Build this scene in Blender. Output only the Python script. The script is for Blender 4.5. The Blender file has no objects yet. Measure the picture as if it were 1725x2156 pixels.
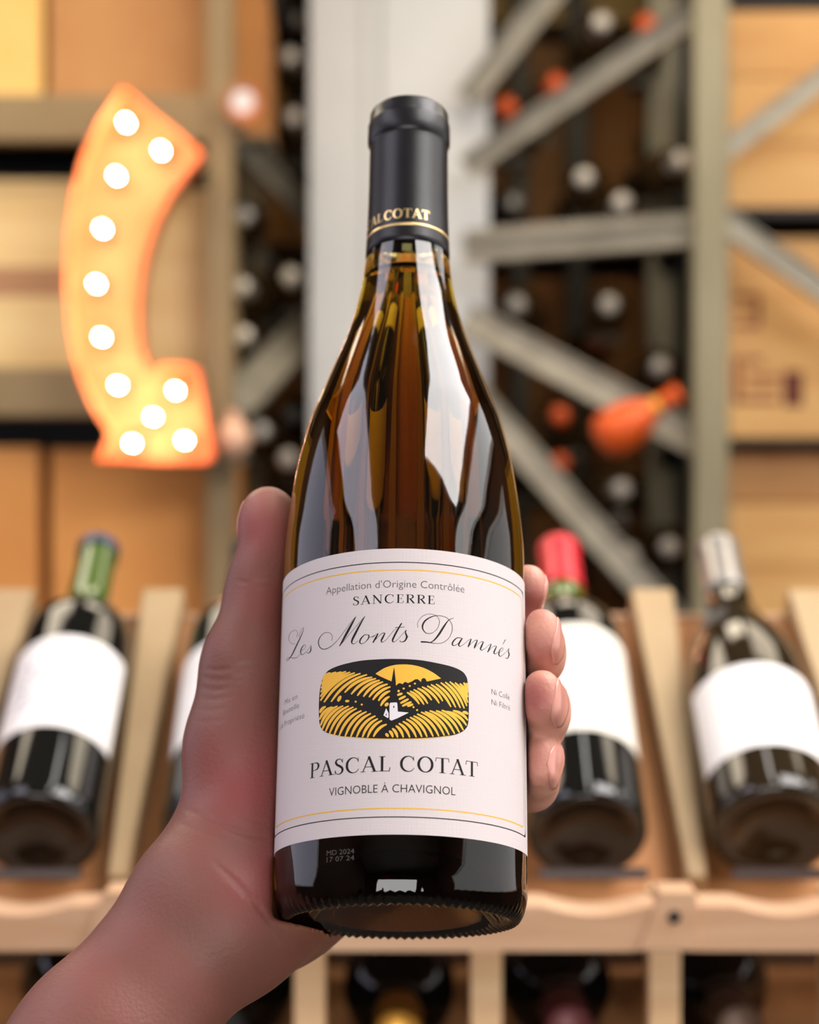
import bpy, bmesh, math, random
import numpy as np
from mathutils import Matrix, Vector

random.seed(7)
scene = bpy.context.scene
COL = scene.collection

# ------------------------------------------------------------------ camera
FPX, CX, CY = 4200.0, 862.5, 1078.0          # focal length and centre in photo pixels
CAMZ = 1.45
cam_d = bpy.data.cameras.new('camera')
cam = bpy.data.objects.new('camera', cam_d)
COL.objects.link(cam)
cam.location = (0, 0, CAMZ)
cam.rotation_euler = (math.radians(90), 0, 0)
cam_d.sensor_fit = 'VERTICAL'
cam_d.sensor_height = 30.0
cam_d.lens = FPX / 2156.0 * 30.0
cam_d.clip_start = 0.02
cam_d.dof.use_dof = True
cam_d.dof.focus_distance = 0.632
cam_d.dof.aperture_fstop = cam_d.lens / 8.3
scene.camera = cam

# ------------------------------------------------------------------ world, colour, lights
vs = scene.view_settings
vs.view_transform = 'Standard'
vs.look = 'None'
vs.exposure = 0.0
vs.gamma = 1.0
vs.use_curve_mapping = False
w = bpy.data.worlds.new('world')
scene.world = w
w.use_nodes = True
w.node_tree.nodes['Background'].inputs[0].default_value = (0.9, 0.85, 0.8, 1)
w.node_tree.nodes['Background'].inputs[1].default_value = 0.05
scene.cycles.max_bounces = 9
scene.cycles.blur_glossy = 0.3
scene.cycles.sample_clamp_indirect = 12.0

CEIL = 2.80
def area_light(name, loc, sx, sy, radiance, color, rot=(0, 0, 0)):
    d = bpy.data.lights.new(name, 'AREA')
    d.shape = 'RECTANGLE'
    d.size, d.size_y = sx, sy
    d.energy = radiance * math.pi * sx * sy
    d.color = color
    o = bpy.data.objects.new(name, d)
    o.location = loc
    o.rotation_euler = rot
    COL.objects.link(o)
    return o
# (x centre, y centre, size x, size y, radiance, colour)
PANELS = [
    (1.00, 0.62, 1.05, 1.50, 12.0, (1.0, 0.96, 0.94)),
    (0.18, 1.12, 0.08, 0.95, 10.0, (1.0, 0.96, 0.90)),
    (-0.95, 2.25, 0.9, 0.9, 7.0, (1.0, 0.85, 0.64)),
    (0.95, 2.25, 0.9, 0.9, 5.0, (1.0, 0.85, 0.64)),
    (0.12, 2.42, 0.5, 0.5, 9.0, (1.0, 0.85, 0.64)),  # unseen warm panel added to brighten the dark bay beside the column
    (-1.28, 0.10, 0.85, 1.95, 3.8, (0.90, 0.86, 1.0)),
]
for i, (lx, ly, sx, sy, rad, c) in enumerate(PANELS):
    area_light('ceiling_panel_light', (lx, ly, CEIL - 0.032), sx, sy, rad, c)
# windows: wall, along-wall range, height range, radiance, colour (the panes are lit by daylight)
WINDOWS = [
    ('left', 0.45, 1.9, 1.25, 2.45, 1.6, (0.84, 0.82, 1.0)),
    ('right', -0.9, 1.9, 1.05, 2.02, 1.3, (1.0, 0.97, 0.95)),
    ('right', -0.5, 2.0, 2.36, 2.72, 4.0, (1.0, 0.97, 0.95)),
    ('front', -1.10, 0.80, 0.70, 2.05, 6.5, (1.0, 0.97, 0.95)),
]

# ------------------------------------------------------------------ helpers
def WP(px, py, d):
    return Vector(((px - CX) / FPX * d, d, CAMZ - (py - CY) / FPX * d))

def tag(o, label=None, cat=None, group=None, kind=None):
    if label: o['label'] = label
    if cat: o['category'] = cat
    if group: o['group'] = group
    if kind: o['kind'] = kind
    return o

def empty(name, mat=None, loc=None):
    o = bpy.data.objects.new(name, None)
    o.empty_display_size = 0.02
    COL.objects.link(o)
    if mat is not None: o.matrix_world = mat
    if loc is not None: o.location = loc
    return o

def meshobj(name, me, mat, parent=None, smooth=False):
    o = bpy.data.objects.new(name, me)
    if mat is not None:
        me.materials.clear(); me.materials.append(mat)
    if smooth:
        me.polygons.foreach_set('use_smooth', [True] * len(me.polygons))
    COL.objects.link(o)
    if parent is not None: o.parent = parent
    return o

def pyd(name, v, f, mat, parent=None, smooth=False):
    me = bpy.data.meshes.new(name)
    me.from_pydata([tuple(map(float, p)) for p in v], [], f)
    me.update()
    return meshobj(name, me, mat, parent, smooth)

def bmobj(name, bm, mat, parent=None, smooth=False):
    me = bpy.data.meshes.new(name)
    bmesh.ops.recalc_face_normals(bm, faces=bm.faces)
    bm.to_mesh(me); bm.free()
    return meshobj(name, me, mat, parent, smooth)

def bm_box(x0, x1, y0, y1, z0, z1, bev=0.0, bm=None):
    b = bmesh.new()
    vs_ = [b.verts.new(p) for p in ((x0,y0,z0),(x1,y0,z0),(x1,y1,z0),(x0,y1,z0),(x0,y0,z1),(x1,y0,z1),(x1,y1,z1),(x0,y1,z1))]
    for f in ((0,3,2,1),(4,5,6,7),(0,1,5,4),(1,2,6,5),(2,3,7,6),(3,0,4,7)):
        b.faces.new([vs_[i] for i in f])
    if bev > 0:
        bmesh.ops.bevel(b, geom=list(b.edges), offset=bev, segments=2, affect='EDGES', profile=0.6)
    if bm is None: return b
    me = bpy.data.meshes.new('tmp'); b.to_mesh(me); b.free(); bm.from_mesh(me); bpy.data.meshes.remove(me)
    return bm

def box(name, x0, x1, y0, y1, z0, z1, mat, parent=None, bev=0.0):
    return bmobj(name, bm_box(x0, x1, y0, y1, z0, z1, bev), mat, parent)

def bar(name, p, q, wdt, thk, mat, parent=None, up=(0, -1, 0), bev=0.0, lip=0.0):
    """a straight bar from p to q, wdt across (in the plane facing `up`), thk along `up`"""
    p, q = Vector(p), Vector(q)
    t = (q - p); L = t.length; t.normalize()
    u = Vector(up); u = (u - t * u.dot(t)).normalized()
    s = t.cross(u).normalized()
    bm = bm_box(0, L, -wdt / 2, wdt / 2, -thk / 2, thk / 2, bev)
    if lip > 0:      # folded channel edges
        bm_box(0, L, -wdt / 2, -wdt / 2 + lip * 0.3, thk / 2, thk / 2 + lip, 0, bm)
        bm_box(0, L, wdt / 2 - lip * 0.3, wdt / 2, thk / 2, thk / 2 + lip, 0, bm)
    M = Matrix(((t.x, s.x, u.x, p.x), (t.y, s.y, u.y, p.y), (t.z, s.z, u.z, p.z), (0, 0, 0, 1)))
    bm.transform(M)
    return bmobj(name, bm, mat, parent)

def lathe(prof, seg, fn=None):
    """prof: list of (r, z). returns verts, faces; fn(i, ang, r, z)->(r,z) optional"""
    v, f, rings = [], [], []
    for i, (r, z) in enumerate(prof):
        if r < 1e-7:
            rings.append([len(v)]); v.append((0, 0, z))
        else:
            idx = []
            for k in range(seg):
                a = 2 * math.pi * k / seg
                rr, zz = fn(i, a, r, z) if fn else (r, z)
                idx.append(len(v)); v.append((rr * math.sin(a), -rr * math.cos(a), zz))
            rings.append(idx)
    for A, B in zip(rings[:-1], rings[1:]):
        for k in range(seg):
            k2 = (k + 1) % seg
            if len(A) == 1 and len(B) == 1: continue
            if len(A) == 1: f.append((A[0], B[k2], B[k]))
            elif len(B) == 1: f.append((A[k], A[k2], B[0]))
            else: f.append((A[k], A[k2], B[k2], B[k]))
    return v, f

def catmull(pts, n=8, closed=False):
    P = [np.array(p, float) for p in pts]
    if len(P) < 3 and not closed:
        return [P[0] + (P[1] - P[0]) * i / n for i in range(n + 1)]
    out = []
    m = len(P)
    segs = m if closed else m - 1
    for i in range(segs):
        if closed: a, b, c, d = P[(i-1) % m], P[i], P[(i+1) % m], P[(i+2) % m]
        else: a, b, c, d = P[max(i-1, 0)], P[i], P[i+1], P[min(i+2, m-1)]
        for k in range(n):
            t = k / n
            out.append(0.5 * (2*b + (c-a)*t + (2*a-5*b+4*c-d)*t*t + (3*b-a-3*c+d)*t**3))
    out.append(P[0] if closed else P[-1])
    return out

def interp_prof(pts, n):
    """smooth profile through (z, r) points"""
    zs = np.array([p[0] for p in pts], float); rs = np.array([p[1] for p in pts], float)
    m = len(zs); h = np.diff(zs); dl = np.diff(rs) / h
    mm = np.zeros(m); mm[0], mm[-1] = dl[0], dl[-1]
    for i in range(1, m - 1):
        mm[i] = 0 if dl[i-1] * dl[i] <= 0 else 2 * dl[i-1] * dl[i] / (dl[i-1] + dl[i])
    out = []
    for z in np.linspace(zs[0], zs[-1], n):
        i = min(np.searchsorted(zs, z, side='right') - 1, m - 2); i = max(i, 0)
        t = (z - zs[i]) / h[i]
        r = (2*t**3-3*t*t+1)*rs[i] + (t**3-2*t*t+t)*h[i]*mm[i] + (-2*t**3+3*t*t)*rs[i+1] + (t**3-t*t)*h[i]*mm[i+1]
        out.append((r, z))
    return out

# ------------------------------------------------------------------ materials
def lin(c):
    return tuple(((x/255)/12.92 if x/255 <= 0.04045 else ((x/255+0.055)/1.055)**2.4) for x in c)

def pmat(name, rgb, rough=0.5, metal=0.0, **kw):
    m = bpy.data.materials.new(name); m.use_nodes = True
    b = m.node_tree.nodes['Principled BSDF']
    b.inputs['Base Color'].default_value = (*rgb, 1)
    b.inputs['Roughness'].default_value = rough
    b.inputs['Metallic'].default_value = metal
    for k, v in kw.items():
        b.inputs[k].default_value = v
    return m

def noisy(name, c1, c2, rough=0.6, scale=(8, 8, 8), detail=4, metal=0.0, bump=0.0, bscale=None, contrast=(0.35, 0.65), **kw):
    m = pmat(name, c1, rough, metal, **kw)
    nt = m.node_tree; N = nt.nodes; L = nt.links; b = N['Principled BSDF']
    tc = N.new('ShaderNodeTexCoord'); mp = N.new('ShaderNodeMapping')
    mp.inputs['Scale'].default_value = scale
    L.new(tc.outputs['Object'], mp.inputs[0])
    ns = N.new('ShaderNodeTexNoise'); ns.inputs['Scale'].default_value = 1.0; ns.inputs['Detail'].default_value = detail
    L.new(mp.outputs[0], ns.inputs[0])
    cr = N.new('ShaderNodeValToRGB')
    cr.color_ramp.elements[0].position, cr.color_ramp.elements[1].position = contrast
    cr.color_ramp.elements[0].color = (*c1, 1); cr.color_ramp.elements[1].color = (*c2, 1)
    L.new(ns.outputs['Fac'], cr.inputs[0]); L.new(cr.outputs[0], b.inputs['Base Color'])
    if bump > 0:
        n2 = N.new('ShaderNodeTexNoise'); n2.inputs['Scale'].default_value = 1.0; n2.inputs['Detail'].default_value = 5
        mp2 = N.new('ShaderNodeMapping'); mp2.inputs['Scale'].default_value = bscale or tuple(s*4 for s in scale)
        L.new(tc.outputs['Object'], mp2.inputs[0]); L.new(mp2.outputs[0], n2.inputs[0])
        bp = N.new('ShaderNodeBump'); bp.inputs['Strength'].default_value = bump; bp.inputs['Distance'].default_value = 0.002
        L.new(n2.outputs['Fac'], bp.inputs['Height']); L.new(bp.outputs[0], b.inputs['Normal'])
    return m

def emis(name, c, s):
    m = bpy.data.materials.new(name); m.use_nodes = True
    nt = m.node_tree; nt.nodes.clear()
    e = nt.nodes.new('ShaderNodeEmission'); e.inputs[0].default_value = (*c, 1); e.inputs[1].default_value = s
    o = nt.nodes.new('ShaderNodeOutputMaterial'); nt.links.new(e.outputs[0], o.inputs[0])
    return m

M = {}
M['plaster'] = noisy('plaster', lin((206, 208, 208)), lin((198, 200, 200)), 0.7, (3, 3, 3))
M['wall'] = noisy('wall_paint', lin((78, 56, 40)), lin((66, 46, 32)), 0.8, (2, 2, 2))
M['wall_dark'] = noisy('dark_wall', lin((92, 62, 34)), lin((74, 48, 26)), 0.8, (2, 2, 2))
M['floor'] = noisy('concrete_floor', lin((84, 74, 66)), lin((70, 62, 56)), 0.6, (3, 3, 3))
M['ceiling'] = noisy('ceiling_paint', lin((112, 106, 100)), lin((102, 96, 90)), 0.8, (2, 2, 2))
M['pine'] = noisy('pine', lin((244, 208, 160)), lin((230, 188, 140)), 0.6, (6, 6, 60), 6, bump=0.1)
M['pine_h'] = noisy('pine_rail', lin((204, 166, 132)), lin((188, 146, 110)), 0.6, (5, 60, 60), 6, bump=0.1)
M['pine_light'] = noisy('pale_pine', lin((174, 148, 110)), lin((162, 134, 96)), 0.6, (12, 4, 12), 5)
M['ply'] = noisy('plywood', lin((186, 128, 76)), lin((166, 108, 58)), 0.65, (30, 4, 4), 5)
M['crate_pine'] = noisy('crate_pine', lin((220, 174, 108)), lin((196, 140, 76)), 0.6, (3, 3, 22), 5, contrast=(0.3, 0.75))
M['crate_cream'] = noisy('crate_cream', lin((234, 206, 150)), lin((222, 190, 130)), 0.6, (3, 3, 20), 4)
M['carton'] = noisy('cardboard', lin((226, 158, 86)), lin((214, 144, 74)), 0.75, (6, 6, 6), 3)
M['carton_tan'] = noisy('tan_cardboard', lin((184, 134, 82)), lin((172, 120, 70)), 0.75, (6, 6, 6), 3)
M['carton_yel'] = noisy('yellow_cardboard', lin((240, 196, 120)), lin((230, 184, 106)), 0.75, (6, 6, 6), 3)
M['carton_dark'] = noisy('brown_cardboard', lin((190, 130, 70)), lin((168, 110, 56)), 0.8, (8, 8, 3), 3)
M['tape'] = pmat('packing_tape', lin((150, 92, 48)), 0.35)
M['stamp'] = pmat('brand_mark', lin((140, 74, 46)), 0.7)
M['stamp_dark'] = pmat('brand_mark_dark', lin((96, 34, 20)), 0.7)
M['stamp_pale'] = pmat('faded_print', lin((176, 132, 96)), 0.7)
M['steel'] = noisy('galvanised_steel', lin((160, 154, 138)), lin((138, 132, 118)), 0.55, (20, 20, 20), 3, metal=0.25)
M['steel_post'] = noisy('painted_steel', lin((140, 132, 104)), lin((128, 120, 92)), 0.5, (10, 10, 4), 3)
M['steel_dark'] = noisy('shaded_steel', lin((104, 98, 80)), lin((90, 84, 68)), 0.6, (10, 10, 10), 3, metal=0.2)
M['beam_tan'] = noisy('tan_beam', lin((146, 124, 86)), lin((134, 112, 76)), 0.55, (4, 4, 4), 3)
M['black'] = pmat('black_steel', (0.012, 0.010, 0.010), 0.6)
M['rail_reflection'] = pmat('rail_reflection_strip', lin((60, 46, 42)), 0.3)  # tone of the rail's reflection, used on solid strips
M['screw'] = pmat('dark_screw', (0.02, 0.02, 0.02), 0.4, 0.8)
M['copper'] = noisy('copper_paint', lin((228, 140, 90)), lin((220, 126, 76)), 0.55, (10, 10, 10), 3)
M['bulb'] = emis('bulb_glow', (1.0, 0.78, 0.54), 180.0)
M['lamp_glow'] = emis('lamp_glow', (1.0, 0.80, 0.68), 1.1)
M['silver'] = pmat('silver_foil', lin((214, 208, 196)), 0.35, 0.35)
M['orange_foil'] = pmat('orange_foil', lin((226, 92, 30)), 0.4, 0.15)
M['red_foil'] = pmat('red_foil', lin((205, 28, 48)), 0.35, 0.1)
M['gold_foil'] = pmat('gold_foil', lin((214, 158, 62)), 0.35, 0.6)
M['rose_foil'] = pmat('rose_foil', lin((120, 62, 66)), 0.4, 0.2)
M['tan_foil'] = pmat('tan_foil', lin((110, 86, 70)), 0.4, 0.2)
M['blue_foil'] = pmat('blue_foil', lin((46, 58, 96)), 0.4, 0.2)
M['grey_foil'] = pmat('grey_foil', lin((150, 146, 142)), 0.3, 0.5)
M['glass_dark'] = pmat('dark_glass', (0.006, 0.006, 0.005), 0.06, **{'IOR': 1.55})
M['glass_green'] = pmat('green_glass', (0.05, 0.10, 0.008), 0.06, **{'IOR': 1.55})
M['glass_brown'] = pmat('brown_glass', (0.020, 0.013, 0.006), 0.06, **{'IOR': 1.55})
M['glass_stored'] = pmat('rough_brown_glass', (0.05, 0.028, 0.010), 0.25, **{'IOR': 1.5})  # lighter brown base and rougher than the other dark glass
M['glass_globe'] = pmat('pale_globe', lin((226, 180, 150)), 0.25)
M['label_white'] = pmat('white_label', lin((232, 228, 226)), 0.6)
M['label_cream'] = pmat('cream_label', lin((226, 220, 208)), 0.6)
M['faint_ink'] = pmat('faint_ink', lin((196, 190, 188)), 0.7)
M['violet_ink'] = pmat('violet_ink', lin((150, 140, 158)), 0.7)
M['ink'] = pmat('black_ink', lin((26, 24, 24)), 0.5, **{'Specular IOR Level': 0.2})
M['grey_ink'] = pmat('grey_ink', lin((92, 88, 90)), 0.5, **{'Specular IOR Level': 0.2})
M['gold_ink'] = pmat('gold_ink', lin((224, 172, 62)), 0.45, **{'Specular IOR Level': 0.2})
M['gold_print'] = pmat('gold_print', lin((232, 178, 66)), 0.5, **{'Specular IOR Level': 0.2})
M['white_ink'] = pmat('white_paper_print', lin((222, 216, 220)), 0.5, **{'Specular IOR Level': 0.2})
M['etched'] = pmat('etched_code', lin((70, 62, 62)), 0.6)
M['gold_stamp'] = pmat('gold_foil_stamp', lin((236, 204, 140)), 0.3, 0.7)
M['capsule'] = noisy('capsule_film', lin((26, 24, 27)), lin((22, 20, 23)), 0.36, (60, 60, 60), 3, bump=0.05, bscale=(150, 150, 40), **{'Specular IOR Level': 0.35})
M['window_frame'] = pmat('window_frame_paint', lin((210, 206, 200)), 0.5)
M['light_body'] = pmat('fixture_white', lin((220, 220, 218)), 0.5)

def glass_mat():
    m = bpy.data.materials.new('amber_glass'); m.use_nodes = True
    nt = m.node_tree; N = nt.nodes; L = nt.links
    b = N['Principled BSDF']
    b.inputs['Base Color'].default_value = (1, 1, 1, 1)
    b.inputs['Roughness'].default_value = 0.0
    b.inputs['IOR'].default_value = 1.56
    b.inputs['Transmission Weight'].default_value = 1.0
    va = N.new('ShaderNodeVolumeAbsorption')
    va.inputs['Color'].default_value = (0.74, 0.63, 0.0, 1)
    va.inputs['Density'].default_value = 125.0
    L.new(va.outputs[0], N['Material Output'].inputs['Volume'])
    return m
M['amber'] = glass_mat()

def paper_mat():
    m = pmat('linen_paper', lin((204, 194, 194)), 0.65, **{'Specular IOR Level': 0.2})
    nt = m.node_tree; N = nt.nodes; L = nt.links; b = N['Principled BSDF']
    tc = N.new('ShaderNodeTexCoord')
    bp = N.new('ShaderNodeBump'); bp.inputs['Strength'].default_value = 0.22; bp.inputs['Distance'].default_value = 0.0002
    add = N.new('ShaderNodeMath'); add.operation = 'ADD'
    for k, sc in enumerate(((120, 120, 2600), (2200, 2200, 160))):
        mp = N.new('ShaderNodeMapping'); mp.inputs['Scale'].default_value = sc
        ns = N.new('ShaderNodeTexNoise'); ns.inputs['Scale'].default_value = 1.0; ns.inputs['Detail'].default_value = 2
        L.new(tc.outputs['Object'], mp.inputs[0]); L.new(mp.outputs[0], ns.inputs[0]); L.new(ns.outputs['Fac'], add.inputs[k])
    L.new(add.outputs[0], bp.inputs['Height']); L.new(bp.outputs[0], b.inputs['Normal'])
    return m
M['paper'] = paper_mat()

def skin_mat():
    m = pmat('skin', lin((214, 156, 138)), 0.5, **{'Subsurface Weight': 0.22, 'Subsurface Scale': 0.006})
    nt = m.node_tree; N = nt.nodes; L = nt.links; b = N['Principled BSDF']
    b.inputs['Subsurface Radius'].default_value = (1.0, 0.35, 0.2)
    b.inputs['Specular IOR Level'].default_value = 0.4
    tc = N.new('ShaderNodeTexCoord')
    ns = N.new('ShaderNodeTexNoise'); ns.inputs['Scale'].default_value = 38; ns.inputs['Detail'].default_value = 4
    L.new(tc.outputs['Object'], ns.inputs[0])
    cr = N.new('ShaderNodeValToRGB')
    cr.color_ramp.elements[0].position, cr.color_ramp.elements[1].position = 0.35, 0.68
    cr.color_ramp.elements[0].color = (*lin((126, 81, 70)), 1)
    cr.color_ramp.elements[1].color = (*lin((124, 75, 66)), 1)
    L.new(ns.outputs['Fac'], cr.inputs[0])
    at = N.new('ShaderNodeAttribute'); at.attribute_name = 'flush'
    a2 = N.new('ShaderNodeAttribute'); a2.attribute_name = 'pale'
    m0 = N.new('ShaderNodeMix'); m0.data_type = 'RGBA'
    L.new(a2.outputs['Fac'], m0.inputs[0]); L.new(cr.outputs[0], m0.inputs[6]); m0.inputs[7].default_value = (*lin((218, 160, 138)), 1)  # forearm shade and finger light painted in as dark and pale skin
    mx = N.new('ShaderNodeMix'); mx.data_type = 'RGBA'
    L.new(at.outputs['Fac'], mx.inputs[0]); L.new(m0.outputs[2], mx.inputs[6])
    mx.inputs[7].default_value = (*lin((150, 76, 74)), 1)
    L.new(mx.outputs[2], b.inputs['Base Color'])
    n2 = N.new('ShaderNodeTexNoise'); n2.inputs['Scale'].default_value = 900; n2.inputs['Detail'].default_value = 3
    vo = N.new('ShaderNodeTexVoronoi'); vo.inputs['Scale'].default_value = 700
    L.new(tc.outputs['Object'], n2.inputs[0]); L.new(tc.outputs['Object'], vo.inputs['Vector'])
    ad = N.new('ShaderNodeMath'); ad.operation = 'ADD'
    L.new(n2.outputs['Fac'], ad.inputs[0]); L.new(vo.outputs['Distance'], ad.inputs[1])
    bp = N.new('ShaderNodeBump'); bp.inputs['Strength'].default_value = 0.16; bp.inputs['Distance'].default_value = 0.0006
    L.new(ad.outputs[0], bp.inputs['Height']); L.new(bp.outputs[0], b.inputs['Normal'])
    return m
M['skin'] = skin_mat()
M['nail'] = pmat('fingernail', lin((204, 142, 128)), 0.22, **{'Subsurface Weight': 0.15, 'Subsurface Scale': 0.003})

# ------------------------------------------------------------------ room
def struct(o): o['kind'] = 'structure'; return o
struct(box('floor', -1.9, 1.9, -2.6, 4.7, -0.1, 0.0, M['floor']))
struct(box('ceiling', -1.9, 1.9, -2.6, 4.7, CEIL, CEIL + 0.1, M['ceiling']))
struct(box('wall_left', -1.9, -1.8, -2.6, 4.7, 0, CEIL, M['wall']))
struct(box('wall_right', 1.8, 1.9, -2.6, 4.7, 0, CEIL, M['wall']))
struct(box('wall_back', -1.8, 1.8, 4.6, 4.7, 0, CEIL, M['wall_dark']))
struct(box('wall_front', -1.8, 1.8, -2.6, -2.5, 0, CEIL, M['wall_dark']))
# shop windows
for k, (side_, a0, a1, z0, z1, rad, c) in enumerate(WINDOWS):
    if side_ == 'front':
        T = Matrix.Translation((0, -2.5, 0)) @ Matrix.Rotation(math.radians(90), 4, 'Z')
        a0, a1 = -a1, -a0
    else:
        T = Matrix.Translation((-1.8 if side_ == 'left' else 1.8, 0, 0)) @ Matrix.Rotation(0 if side_ == 'left' else math.pi, 4, 'Z')
        if side_ == 'right': a0, a1 = -a1, -a0
    wr = struct(empty('window_%d' % (k + 1), T))
    box('window_pane', 0.002, 0.02, a0, a1, z0, z1, emis('daylight_pane', c, rad), wr)
    for (p0, p1, q0, q1) in ((a0 - 0.05, a0, z0 - 0.05, z1 + 0.05), (a1, a1 + 0.05, z0 - 0.05, z1 + 0.05), (a0, a1, z0 - 0.05, z0), (a0, a1, z1, z1 + 0.05)):
        box('window_frame', 0.0, 0.05, p0, p1, q0, q1, M['window_frame'], wr)
# white column in the middle of the back
col = struct(empty('column', loc=WP(840, CY, 3.2) * 1.0))
col.location.z = 0
cxl, cxr = (650 - CX) / FPX * 3.2 - col.location.x, (1031 - CX) / FPX * 3.2 - col.location.x
cst = (802 - CX) / FPX * 3.2 - col.location.x
box('column_shaft', cxl, cxr, 0.012, 0.30, 0, CEIL, M['plaster'], col, 0.006)
box('column_casing', cst, cxr, 0.0, 0.02, 0, CEIL, M['plaster'], col, 0.005)
box('column_batten', cst - 0.028, cst - 0.002, 0.004, 0.02, 0, CEIL, M['plaster'], col, 0.004)
# ceiling light fixtures and one added fill panel (the lamps sit in them)
for i, (lx, ly, sx, sy, rad, c) in enumerate(PANELS):
    r = empty('ceiling_light', loc=(lx, ly, CEIL))
    box('housing', -sx/2 - 0.03, sx/2 + 0.03, -sy/2 - 0.03, sy/2 + 0.03, -0.024, 0, M['light_body'], r)
    t = 0.03
    for a in ((-sx/2 - t, -sx/2, -sy/2 - t, sy/2 + t), (sx/2, sx/2 + t, -sy/2 - t, sy/2 + t), (-sx/2, sx/2, -sy/2 - t, -sy/2), (-sx/2, sx/2, sy/2, sy/2 + t)):
        box('trim', a[0], a[1], a[2], a[3], -0.045, -0.024, M['light_body'], r)
    tag(r, ['wide square ceiling light to the right above the held bottle', 'narrow strip ceiling light above the display rack',
            'warm square ceiling light above the left storage rack', 'warm square ceiling light above the right storage rack', 'small warm fill light added unseen to brighten the bay by the white column', 'long cool ceiling light to the left above the held bottle'][i], 'ceiling light')

# ------------------------------------------------------------------ the held bottle: frame
TILT = math.radians(20.0)
BASE = WP(843, 1942, 0.640)
AX = Vector((0.0097, math.sin(TILT), math.cos(TILT))).normalized()
YX = Vector((0, math.cos(TILT), -math.sin(TILT)))
XX = YX.cross(AX).normalized()
YX = AX.cross(XX).normalized()
BM = Matrix(((XX.x, YX.x, AX.x, BASE.x), (XX.y, YX.y, AX.y, BASE.y), (XX.z, YX.z, AX.z, BASE.z), (0, 0, 0, 1)))
BMI = BM.inverted()
bR = np.array(BM.to_3x3()); bT = np.array(BM.translation)
CAMP = np.array((0, 0, CAMZ))
co = (CAMP - bT) @ bR                  # camera in the bottle frame

def px2cyl(px, py, r):
    """where the line of sight through a photo pixel meets the cylinder of radius r -> (angle, height)"""
    d = np.array(((px - CX) / FPX, 1.0, -(py - CY) / FPX)) @ bR
    a = d[0]**2 + d[1]**2; b = 2 * (co[0]*d[0] + co[1]*d[1]); c = co[0]**2 + co[1]**2 - r*r
    disc = b*b - 4*a*c
    disc = max(disc, 0.0)
    t = (-b - math.sqrt(disc)) / (2*a)
    p = co + d * t
    return math.atan2(p[0], -p[1]), p[2]

def cylp(th, s, r):
    return (r * math.sin(th), -r * math.cos(th), s)

bottle = empty('wine_bottle', BM)
tag(bottle, 'amber glass wine bottle with linen white label held up in the hand', 'wine bottle')

body_pts = [(9, 41.0), (20, 41.0), (112, 41.0), (124, 40.9), (136, 40.0), (154, 37.6), (172, 33.5), (181, 30.3), (190, 27.0),
            (199, 23.6), (208, 20.5), (218, 17.9), (227, 16.2), (237, 15.1), (250, 14.5), (290, 14.0)]
prof = [(0, 21.0), (6, 20.5), (12, 18.6), (18, 15.2), (24, 10.4), (29, 5.6), (32.4, 2.4), (33.6, 1.3), (34.6, 0.6), (36.0, 0.0), (37.4, 0.0), (38.4, 0.7), (39.2, 1.8), (39.8, 3.0), (40.5, 5.2), (40.85, 7.0)]
nk0, nk1 = 8, 13
prof += interp_prof(body_pts, 84)
prof += [(13.0, 294), (0, 294)]
NT = 84
def knurl(i, a, r, z):
    if nk0 <= i <= nk1:
        t = (a * NT / (2 * math.pi)) % 1.0
        amp = {8: 0.35, 9: 0.75, 10: 0.9, 11: 0.9, 12: 0.7, 13: 0.3}[i]
        z = z + amp * (0.5 - abs(2 * t - 1)) * -1.0
    return r, z
v, f = lathe([(r * 1e-3, z * 1e-3) for r, z in prof], NT * 4, lambda i, a, r, z: tuple(q * 1e-3 for q in knurl(i, a, r * 1e3, z * 1e3)))
# the air left in the neck above the wine: an inner hollow
hv, hf = lathe([(0, 0.2295), (0.0088, 0.2295), (0.0094, 0.2300), (0.0092, 0.262), (0, 0.262)], 48)
n0 = len(v)
v = v + hv; f = f + [tuple(reversed([i + n0 for i in q])) for q in hf]
glass = pyd('glass', v, f, M['amber'], bottle, True)

# capsule
cap_pts = interp_prof([(237.6, 15.22), (245, 14.95), (256, 14.6), (270, 14.42), (282.3, 14.4)], 20)
cp = [(14.9, 237.5)] + cap_pts + [(14.45, 283.0), (14.8, 283.5), (15.15, 284.3), (15.2, 287), (15.15, 291.0), (14.85, 292.2), (14.6, 292.6), (14.5, 296.0), (13.9, 297.2), (12.6, 297.8), (0, 297.8)]
v, f = lathe([(r * 1e-3, z * 1e-3) for r, z in cp], 96)
capsule = pyd('capsule', v, f, M['capsule'], bottle, True)
capsule['label'] = 'black capsule over the bottle neck'
v, f = lathe([(r * 1e-3, z * 1e-3) for r, z in ((15.0, 243.3), (15.03, 243.3), (15.01, 244.4), (14.9, 244.4))], 96)
pyd('gold_band', v, f, M['gold_stamp'], capsule, True)

# ------------------------------------------------------------------ label and its print
RL = 0.04112
TH0 = px2cyl(829, 1470, RL)[0]          # the label is turned a few degrees
def label_s(py, r=RL, px=829): return px2cyl(px, py, r)[1]
S_BOT, S_TOP = label_s(1757), label_s(1155)
HA = math.radians(86)
nth = 96
lv, lf = [], []
for rr in (RL, RL - 0.00012):
    for s in (S_BOT, S_TOP):
        for k in range(nth + 1):
            lv.append(cylp(TH0 - HA + 2 * HA * k / nth, s, rr))
n1 = nth + 1
for k in range(nth):
    lf.append((k, k + 1, n1 + k + 1, n1 + k))
    lf.append((2*n1 + k + 1, 2*n1 + k, 3*n1 + k, 3*n1 + k + 1))
    lf.append((k + 1, k, 2*n1 + k, 2*n1 + k + 1)); lf.append((n1 + k, n1 + k + 1, 3*n1 + k + 1, 3*n1 + k))
for k in (0, nth): lf.append((k, n1 + k, 3*n1 + k, 2*n1 + k))
label = pyd('label', lv, lf, M['paper'], bottle)
label['label'] = 'white linen paper label with gold and black border'
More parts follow.
